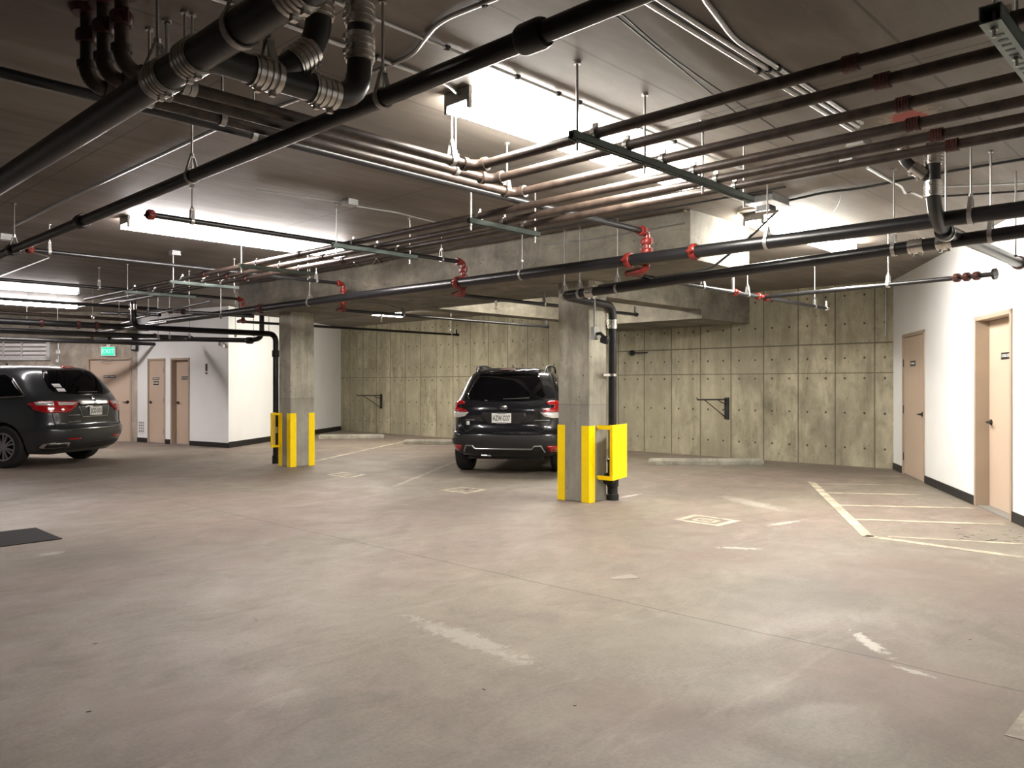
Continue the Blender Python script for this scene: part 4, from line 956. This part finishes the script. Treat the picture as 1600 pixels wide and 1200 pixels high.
# ------------------------------------------------------------------ cars
def crom(keys, n):
    ks = np.array(keys, float); out = []; m = len(ks)
    for i in range(m-1):
        p0, p1, p2, p3 = ks[max(i-1, 0)], ks[i], ks[i+1], ks[min(i+2, m-1)]
        for j in range(n):
            t = j/n; a = .5*((2*p1)+(-p0+p2)*t+(2*p0-5*p1+4*p2-p3)*t*t+(-p0+3*p1-3*p2+p3)*t**3)
            out.append(a)
    out.append(ks[-1]); return np.array(out)
class Car:
    def __init__(s, name, loc, rz, label, keys, Lr, pr, Lf, pf, paint, wheels, wr, track, ww, bow=0):
        s.e = empty(name, (loc.x, loc.y, 0), rz, label=label, cat='car')
        rows = crom(keys, 4); s.v = []; s.f = []; N = 15; K = 8
        for z, xr, xf, hw in rows:
            ring = []
            for k in range(N):                                    # rear centre -> full width
                th = math.pi/2*k/(N-1); y = math.sin(th)**(2/pr); c = math.cos(th)**(2/pr) if k < N-1 else 0
                ring.append((xr+Lr*(1-c), y*hw))
            x0, x1 = xr+Lr, xf-Lf
            for k in range(1, K): ring.append((x0+(x1-x0)*k/K, hw))
            for k in range(N):
                th = math.pi/2*(1-k/(N-1)); y = math.sin(th)**(2/pf) if k < N-1 else 0; c = math.cos(th)**(2/pf) if k else 0
                ring.append((xf-Lf*(1-c), y*hw))
            full = ring+[(x, -y) for x, y in ring[-2:0:-1]]
            s.v += [(x, y, z) for x, y in full]
        n = len(full); m = len(rows)
        for i in range(m-1):
            for k in range(n): a, b = i*n+k, i*n+(k+1) % n; s.f.append((a, b, b+n, a+n))
        # roof and floor caps as strips
        hlf = n//2
        for base_, rev in (((m-1)*n, False), (0, True)):
            for k in range(hlf):
                a, b, c, d = k, k+1, (n-k-1) % n, (n-k) % n
                q = [base_+a, base_+b, base_+c, base_+d]
                q = list(dict.fromkeys(q))
                if len(q) >= 3: s.f.append(tuple(q if rev else q[::-1]))
        s.bvh = BVHTree.FromPolygons([Vector(q) for q in s.v], s.f)
        mb = MB(); mb.v = s.v; mb.f = s.f
        body = mb.build('body', M[paint], s.e, True)
        # wheel arches cut out of the body
        cm = MB()
        for wx in wheels:
            for sd in (-1, 1):
                cm.prof((wx, sd*(track/2-.17), wr+.01), (0, sd, 0), [(0, wr*1.14), (.6, wr*1.14)], 40)
        cut = cm.build('cutter', M['black'], s.e)
        bo = body.modifiers.new('b', 'BOOLEAN'); bo.object = cut; bo.operation = 'DIFFERENCE'; bo.solver = 'EXACT'
        bpy.context.view_layer.update()
        me = bpy.data.meshes.new_from_object(body.evaluated_get(bpy.context.evaluated_depsgraph_get()))
        body.modifiers.clear(); body.data = me; bpy.data.objects.remove(cut)
        for p in me.polygons: p.use_smooth = True
        try: me.set_sharp_from_angle(angle=math.radians(35))
        except Exception: pass
        s.body = body
        for wx in wheels:
            for sd in (-1, 1): s.wheel(wx, sd, wr, track, ww)
    def wheel(s, wx, sd, r, track, ww):
        c = (wx, sd*track/2, r); d = (0, sd, 0); rr = r*.66
        t = MB().prof_open(c, d, [(-ww/2, rr), (-ww/2, r*.93), (-ww*.4, r*.99), (-ww*.25, r), (ww*.25, r), (ww*.4, r*.99), (ww/2, r*.93), (ww/2+.004, r*.8), (ww/2-.008, rr), (-ww/2, rr)], 40)
        for k in (-.2, 0, .2): t.ring(Vector(c)+Vector(d)*ww*k, d, r-.004, r+.0015, ww*.14, 40)
        w_ = t.build('wheel', M['tire'], s.e, True, label='black tyre')
        MB().prof(c, d, [(-ww*.3, rr*.98), (-ww*.3, rr), (ww*.1, rr*.98), (ww*.1, rr*.2)], 24).build('brake_disc', M['black'], w_)
        m = MB().ring(Vector(c)+Vector(d)*(ww*.42), d, rr*.9, rr*1.0, .03, 32); m.prof(Vector(c)+Vector(d)*(ww*.32), d, [(0, rr*.24), (.03, rr*.2)], 16)
        for k in range(7):
            a = 2*math.pi*k/7
            for o_ in (-.09, .09):
                p0 = Vector(c)+Vector(d)*ww*.4+Vector((math.cos(a+o_*1.5), 0, math.sin(a+o_*1.5)))*rr*.15
                p1 = Vector(c)+Vector(d)*ww*.42+Vector((math.cos(a+o_*1.9), 0, math.sin(a+o_*1.9)))*rr*.95
                m.bar(p0, p1, .026, .02, up=d)
        m.build('rim', M['alloy'], w_, label='silver multi spoke rim')
    def cast(s, a, b, mode):
        if mode == 'rear': o_, d_ = Vector((-2, a, b)), Vector((1, 0, 0))
        elif mode == 'left': o_, d_ = Vector((a, 3, b)), Vector((0, -1, 0))
        elif mode == 'right': o_, d_ = Vector((a, -3, b)), Vector((0, 1, 0))
        else: o_, d_ = Vector((a, b, 4)), Vector((0, 0, -1))
        h, n, i, dist = s.bvh.ray_cast(o_, d_)
        if h is None: return None, None
        if n.dot(d_) > 0: n = -n
        return h, n
    def patch(s, name, poly, mode, mat, off=.006, parent=None, th=.006, maxe=.06, label=None):
        tr = tessellate_polygon([[Vector((p[0], p[1], 0)) for p in poly]])
        bm = bmesh.new(); vs = [bm.verts.new((p[0], p[1], 0)) for p in poly]
        for t in tr:
            try: bm.faces.new([vs[i] for i in t])
            except ValueError: pass
        for _ in range(6):
            ed = [q for q in bm.edges if q.calc_length() > maxe]
            if not ed: break
            bmesh.ops.subdivide_edges(bm, edges=ed, cuts=1); bmesh.ops.triangulate(bm, faces=bm.faces[:])
        kill = []
        for q in bm.verts:
            h, n = s.cast(q.co.x, q.co.y, mode)
            if h is None: kill.append(q); continue
            q.co = h+n*off
        if kill: bmesh.ops.delete(bm, geom=kill, context='VERTS')
        bmesh.ops.recalc_face_normals(bm, faces=bm.faces)
        me = bpy.data.meshes.new(name); bm.to_mesh(me); bm.free(); me.materials.append(M[mat])
        for p in me.polygons: p.use_smooth = True
        o = bpy.data.objects.new(name, me); COL.objects.link(o); o.parent = parent or s.e
        sm = o.modifiers.new('s', 'SOLIDIFY'); sm.thickness = th; sm.offset = 0
        if label: o['label'] = label
        return o
    def rear_text(s, name, tx, size, y, z, mat, parent=None, off=.012, thick=.002):
        h, n = s.cast(y, z, 'rear'); ang = math.asin(max(-1, min(1, n.z)))
        return text(name, tx, size, h+n*off, (math.pi/2-ang, 0, -math.pi/2), M[mat], parent or s.e, thick)
    def line(s, name, pts, mode, r, mat, parent=None, off=.004):
        q = []
        for i in range(len(pts)-1):
            for k in range(10):
                t = k/10; a = pts[i][0]*(1-t)+pts[i+1][0]*t; b = pts[i][1]*(1-t)+pts[i+1][1]*t
                h, n = s.cast(a, b, mode)
                if h is not None: q.append(h+n*off)
        h, n = s.cast(*pts[-1], mode)
        if h is not None: q.append(h+n*off)
        return MB().tube(q, r, 8).build(name, M[mat], parent or s.e, True)
def sym(poly): return [(-a, b) for a, b in poly][::-1]
def plate_at(car, y, z, txt, off=.02, tilt=0):
    h, n = car.cast(y, z, 'rear'); e = MB().box((0, 0, 0), (.012, .305, .152)).build('licence_plate', M['plate'], car.e, bevel=.003, label='white licence plate')
    e.location = (h.x-off, y, z); e.rotation_euler = (0, tilt, 0)
    tx = text('plate_number', txt, .112, (-.008, 0, -.005), (math.pi/2, 0, -math.pi/2), M['ink'], e, .001); tx.scale = (.27/max(.01, tx.dimensions.x), 1, 1)
    MB().b2(-.012, 0, -.07, .07, .066, .084).b2(-.012, 0, -.08, .08, -.088, -.07).build('plate_frame', M['satin'], e)
    return e
# dark SUV
psi = math.radians(10)
fw = Vector(c2w(math.sin(psi), math.cos(psi))); rz = math.atan2(fw.y, fw.x)
cen = Vector(c2w((785-800)/F*12.05, 12.05))
keys = [(.30, .16, 4.35, .78), (.40, .05, 4.5, .855), (.52, 0.0, 4.6, .885), (.64, .0, 4.62, .892), (.70, .06, 4.6, .888), (.80, .10, 4.58, .888), (.95, .09, 4.5, .882), (1.05, .10, 4.25, .87), (1.13, .15, 3.5, .852),
        (1.2, .21, 3.2, .825), (1.32, .28, 2.95, .78), (1.44, .355, 2.72, .735), (1.53, .42, 2.5, .695), (1.59, .49, 2.3, .655), (1.635, .62, 2.0, .58), (1.66, .85, 1.7, .42)]
suv = Car('car', cen, rz, 'dark grey compact SUV parked nose to the wall behind the near column', keys, .55, 2.9, .9, 2.4, 'suv', [.93, 3.6], .355, 1.56, .235)
gl_ = suv.patch('rear_window', [(-.60, 1.185), (-.30, 1.155), (.30, 1.155), (.60, 1.185), (.625, 1.24), (.555, 1.42), (.49, 1.555), (.2, 1.575), (-.2, 1.575), (-.49, 1.555), (-.555, 1.42), (-.625, 1.24)], 'rear', 'glass_dark', .006, label='dark tinted rear window')
suv.line('wiper', [(.02, 1.175), (-.38, 1.19)], 'rear', .008, 'black', gl_, .016)
sp = suv.patch('roof_spoiler', [(-.5, 1.57), (.5, 1.57), (.47, 1.615), (-.47, 1.615)], 'rear', 'suv', .05, th=.03)
suv.patch('brake_light', [(-.12, 1.583), (.12, 1.583), (.12, 1.597), (-.12, 1.597)], 'rear', 'dark_red', .072, parent=sp)
for f_ in (lambda p: p, sym):
    tl = suv.patch('tail_light', f_([(.865, 1.145), (.70, 1.15), (.64, 1.125), (.66, 1.10), (.76, 1.09), (.755, 1.05), (.62, 1.02), (.58, 1.0), (.62, .985), (.872, .985)]), 'rear', 'lens_red', .014, th=.02, label='red C shaped tail light')
    suv.patch('reverse_lens', f_([(.872, .982), (.56, .982), (.62, .92), (.74, .895), (.874, .90)]), 'rear', 'lens_clear', .014, parent=tl, th=.02, label='clear lower lens')
    suv.patch('reflector', f_([(.875, .475), (.66, .475), (.68, .40), (.75, .36), (.86, .365)]), 'rear', 'lens_red', .012, label='red bumper reflector')
    suv.patch('quarter_window', [(.62, 1.24), (.95, 1.19), (2.9, 1.15), (2.6, 1.45), (2.3, 1.53), (.95, 1.52), (.75, 1.43)], 'left' if f_ is sym else 'right', 'glass_dark', .004)
bp = suv.patch('bumper_cladding', [(-.80, .34), (.80, .34), (.865, .40), (.87, .56), (.72, .60), (.66, .635), (-.66, .635), (-.72, .60), (-.87, .56), (-.865, .40)], 'rear', 'plastic', .008, th=.01, label='black plastic lower bumper')
suv.line('bumper_trim', [(.63, .38), (.58, .475), (.48, .475), (.44, .43), (-.44, .43), (-.48, .475), (-.58, .475), (-.63, .38)], 'rear', .012, 'satin', bp, .018)
suv.line('tailgate_seam', [(.60, .68), (.45, .74), (-.45, .74), (-.60, .68)], 'rear', .006, 'black')
suv.line('tailgate_seam', [(.60, .68), (.70, .80), (.735, .95), (.70, 1.12)], 'rear', .005, 'black'); suv.line('tailgate_seam', [(-.60, .68), (-.70, .80), (-.735, .95), (-.70, 1.12)], 'rear', .005, 'black')
suv.patch('plate_recess', [(-.34, .98), (.34, .98), (.36, .9), (.26, .80), (-.26, .80), (-.36, .9)], 'rear', 'black', .003)
plate_at(suv, .03, .895, 'AZW-D37')
for (a, b) in ((.32, -.9),): pass
em = suv.patch('emblem', [(.06*math.cos(k*math.pi/8), 1.055+.028*math.sin(k*math.pi/8)) for k in range(16)], 'rear', 'chrome', .008, label='oval chrome badge')
suv.patch('emblem_field', [(.05*math.cos(k*math.pi/8), 1.055+.021*math.sin(k*math.pi/8)) for k in range(16)], 'rear', 'black', .013, parent=em)
for q in range(6): suv.patch('emblem_star', [(-.03+.011*q+.004*math.cos(k*math.pi/3), 1.055+(-1)**q*.007+.005*math.sin(k*math.pi/3)) for k in range(6)], 'rear', 'chrome', .019, parent=em)
suv.line('chrome_lettering', [(.62, .86), (.47, .86)], 'rear', .006, 'satin'); suv.line('chrome_lettering', [(-.48, .86), (-.70, .86)], 'rear', .008, 'satin')
suv.patch('sticker', [(.60, .84), (.55, .84), (.55, .78), (.60, .78)], 'rear', 'sticker', .006, label='small white sticker')
suv.line('exhaust_pipe', [(.35, .315), (.2, .315)], 'rear', .02, 'chrome') if suv.cast(.35, .315, 'rear')[0] else None
for sd in (-1, 1):
    pts = [(.72, sd*.56, 1.60), (.80, sd*.57, 1.69), (1.0, sd*.58, 1.715), (1.6, sd*.585, 1.725), (2.0, sd*.57, 1.69), (2.15, sd*.56, 1.6)]
    rl = MB().tube(fillet(pts, .12)[0], .018, 10).build('roof_rail', M['black'], suv.e, True)
    MB().tube([(1.15, sd*.58, 1.60), (1.15, sd*.58, 1.715)], .03, 8).build('rail_foot', M['black'], rl)
fn = MB().add([(.95, -.012, 1.65), (.95, .012, 1.65), (1.12, 0, 1.65), (.98, 0, 1.735), (.95, 0, 1.73)], [(0, 1, 4), (0, 4, 3, 2), (1, 2, 3, 4), (0, 2, 1)])
fn.build('antenna_fin', M['suv'], suv.e)
MB().b2(.3, 4.2, -.6, .6, .24, .33).build('underbody', M['black'], suv.e)
# grey minivan
a_ = math.radians(10); fwc = (-math.cos(a_), math.sin(a_)); fw = Vector(c2w(*fwc)); rz = math.atan2(fw.y, fw.x)
cen = Vector(c2w((155-800)/F*14.0, 14.0))
keys = [(.24, .22, 4.9, .88), (.36, .10, 5.05, .95), (.50, .02, 5.12, .985), (.64, .0, 5.14, 1.0), (.69, .04, 5.12, 1.0), (.75, .075, 5.1, 1.0), (.92, .08, 5.02, .995), (1.05, .10, 4.85, .985), (1.15, .13, 4.5, .965),
        (1.25, .19, 4.2, .94), (1.40, .30, 3.9, .885), (1.52, .40, 3.6, .84), (1.62, .50, 3.35, .79), (1.69, .60, 3.1, .73), (1.73, .74, 2.8, .63), (1.75, .95, 2.4, .45)]
van = Car('car', cen, rz, 'steel grey minivan at the left edge, seen from behind', keys, .6, 3.0, 1.1, 2.4, 'van', [1.06, 4.06], .36, 1.74, .24)
gl_ = van.patch('rear_window', [(-.70, 1.27), (-.3, 1.235), (.3, 1.235), (.70, 1.27), (.73, 1.36), (.68, 1.54), (.60, 1.645), (.2, 1.665), (-.2, 1.665), (-.60, 1.645), (-.68, 1.54), (-.73, 1.36)], 'rear', 'glass_dark', .007, label='dark tinted rear window')
van.line('wiper', [(.28, 1.27), (-.18, 1.27)], 'rear', .01, 'black', gl_, .018)
van.patch('sticker', [(.66, 1.41), (.54, 1.41), (.54, 1.35), (.66, 1.35)], 'rear', 'sticker', .02, parent=gl_, label='small white window sticker'); van.patch('sticker', [(.65, 1.33), (.52, 1.33), (.52, 1.28), (.65, 1.28)], 'rear', 'sticker', .02, parent=gl_, label='small white window sticker')
van.patch('brake_light', [(-.14, 1.695), (.14, 1.695), (.14, 1.715), (-.14, 1.715)], 'rear', 'lens_red', .02, th=.02)
for f_ in (lambda p: p, sym):
    tl = van.patch('tail_light', f_([(.975, 1.125), (.37, 1.115), (.46, 1.03), (.60, .935), (.90, .935), (.975, .98)]), 'rear', 'lens_red', .014, th=.02, label='red wrap around tail light')
    van.patch('reverse_lens', f_([(.74, 1.105), (.42, 1.10), (.50, 1.055), (.74, 1.055)]), 'rear', 'lens_clear', .027, parent=tl, label='clear bar lens')
    van.patch('side_lens', f_([(.95, 1.11), (.80, 1.11), (.80, 1.045), (.95, 1.06)]), 'rear', 'lens_clear', .027, parent=tl)
    van.patch('bumper_reflector', f_([(.66, .50), (.40, .50), (.40, .475), (.62, .47)]), 'rear', 'lens_red', .008)
tm = van.patch('trim_bar', [(-.37, 1.125), (.37, 1.125), (.35, 1.055), (-.35, 1.055)], 'rear', 'satin', .02, th=.03, label='satin silver bar above the plate')
van.patch('plate_recess', [(-.40, 1.05), (.40, 1.05), (.33, .845), (-.33, .845)], 'rear', 'van', .004); van.line('recess_edge', [(.38, 1.04), (.31, .85), (-.31, .85), (-.38, 1.04)], 'rear', .008, 'satin')
plate_at(van, .0, .95, 'JCO-515')
em = van.line('emblem', [(.035, 1.205), (.03, 1.155), (-.03, 1.155), (-.035, 1.205)], 'rear', .006, 'chrome', None, .012); van.line('emblem_bar', [(.028, 1.18), (-.028, 1.18)], 'rear', .005, 'chrome', em, .012); van.line('emblem_ring', [(.045, 1.16), (.045, 1.2), (.03, 1.22), (-.03, 1.22), (-.045, 1.2), (-.045, 1.16), (-.02, 1.145), (.02, 1.145), (.045, 1.16)], 'rear', .004, 'chrome', em, .01)
van.line('chrome_lettering', [(.60, .885), (.36, .885)], 'rear', .007, 'satin'); van.line('chrome_lettering', [(.62, .775), (.58, .775), (.36, .78)], 'rear', .012, 'chrome')
van.patch('bumper_cladding', [(-.86, .30), (.86, .30), (.93, .37), (.8, .41), (-.8, .41), (-.93, .37)], 'rear', 'plastic', .006)
ex = van.patch('exhaust_tip', [(.92, .43), (.60, .43), (.55, .34), (.92, .34)], 'rear', 'chrome', .012, label='chrome exhaust surround'); van.patch('exhaust_hole', [(.88, .41), (.63, .41), (.60, .36), (.88, .36)], 'rear', 'black', .02, parent=ex)
van.line('tailgate_seam', [(.80, .70), (.5, .69), (-.5, .69), (-.80, .70)], 'rear', .006, 'black'); van.line('tailgate_seam', [(.80, .70), (.84, .93)], 'rear', .006, 'black'); van.line('tailgate_seam', [(-.80, .70), (-.84, .93)], 'rear', .006, 'black')
for md in ('left', 'right'):
    sw = van.patch('side_window', [(.66, 1.22), (1.7, 1.17), (1.7, 1.56), (1.15, 1.57), (.98, 1.50)], md, 'glass_dark', .005, label='dark rear side window')
    van.line('window_trim', [(.66, 1.215), (1.75, 1.165)], md, .010, 'chrome', sw, .01); van.line('window_trim', [(.66, 1.215), (.98, 1.51), (1.15, 1.58), (1.75, 1.575)], md, .007, 'chrome', sw, .01)
    van.patch('side_window', [(1.78, 1.165), (3.7, 1.10), (3.2, 1.5), (2.9, 1.565), (1.78, 1.57)], md, 'glass_dark', .005)
    van.line('belt_seam', [(.5, 1.06), (1.8, 1.03), (3.8, .98)], md, .006, 'black')
MB().b2(.4, 4.7, -.7, .7, .22, .34).build('underbody', M['black'], van.e)
m = MB().tube([(1.7, .2, 1.745), (1.7, .2, 1.79)], .02, 8); m.build('antenna', M['black'], van.e)
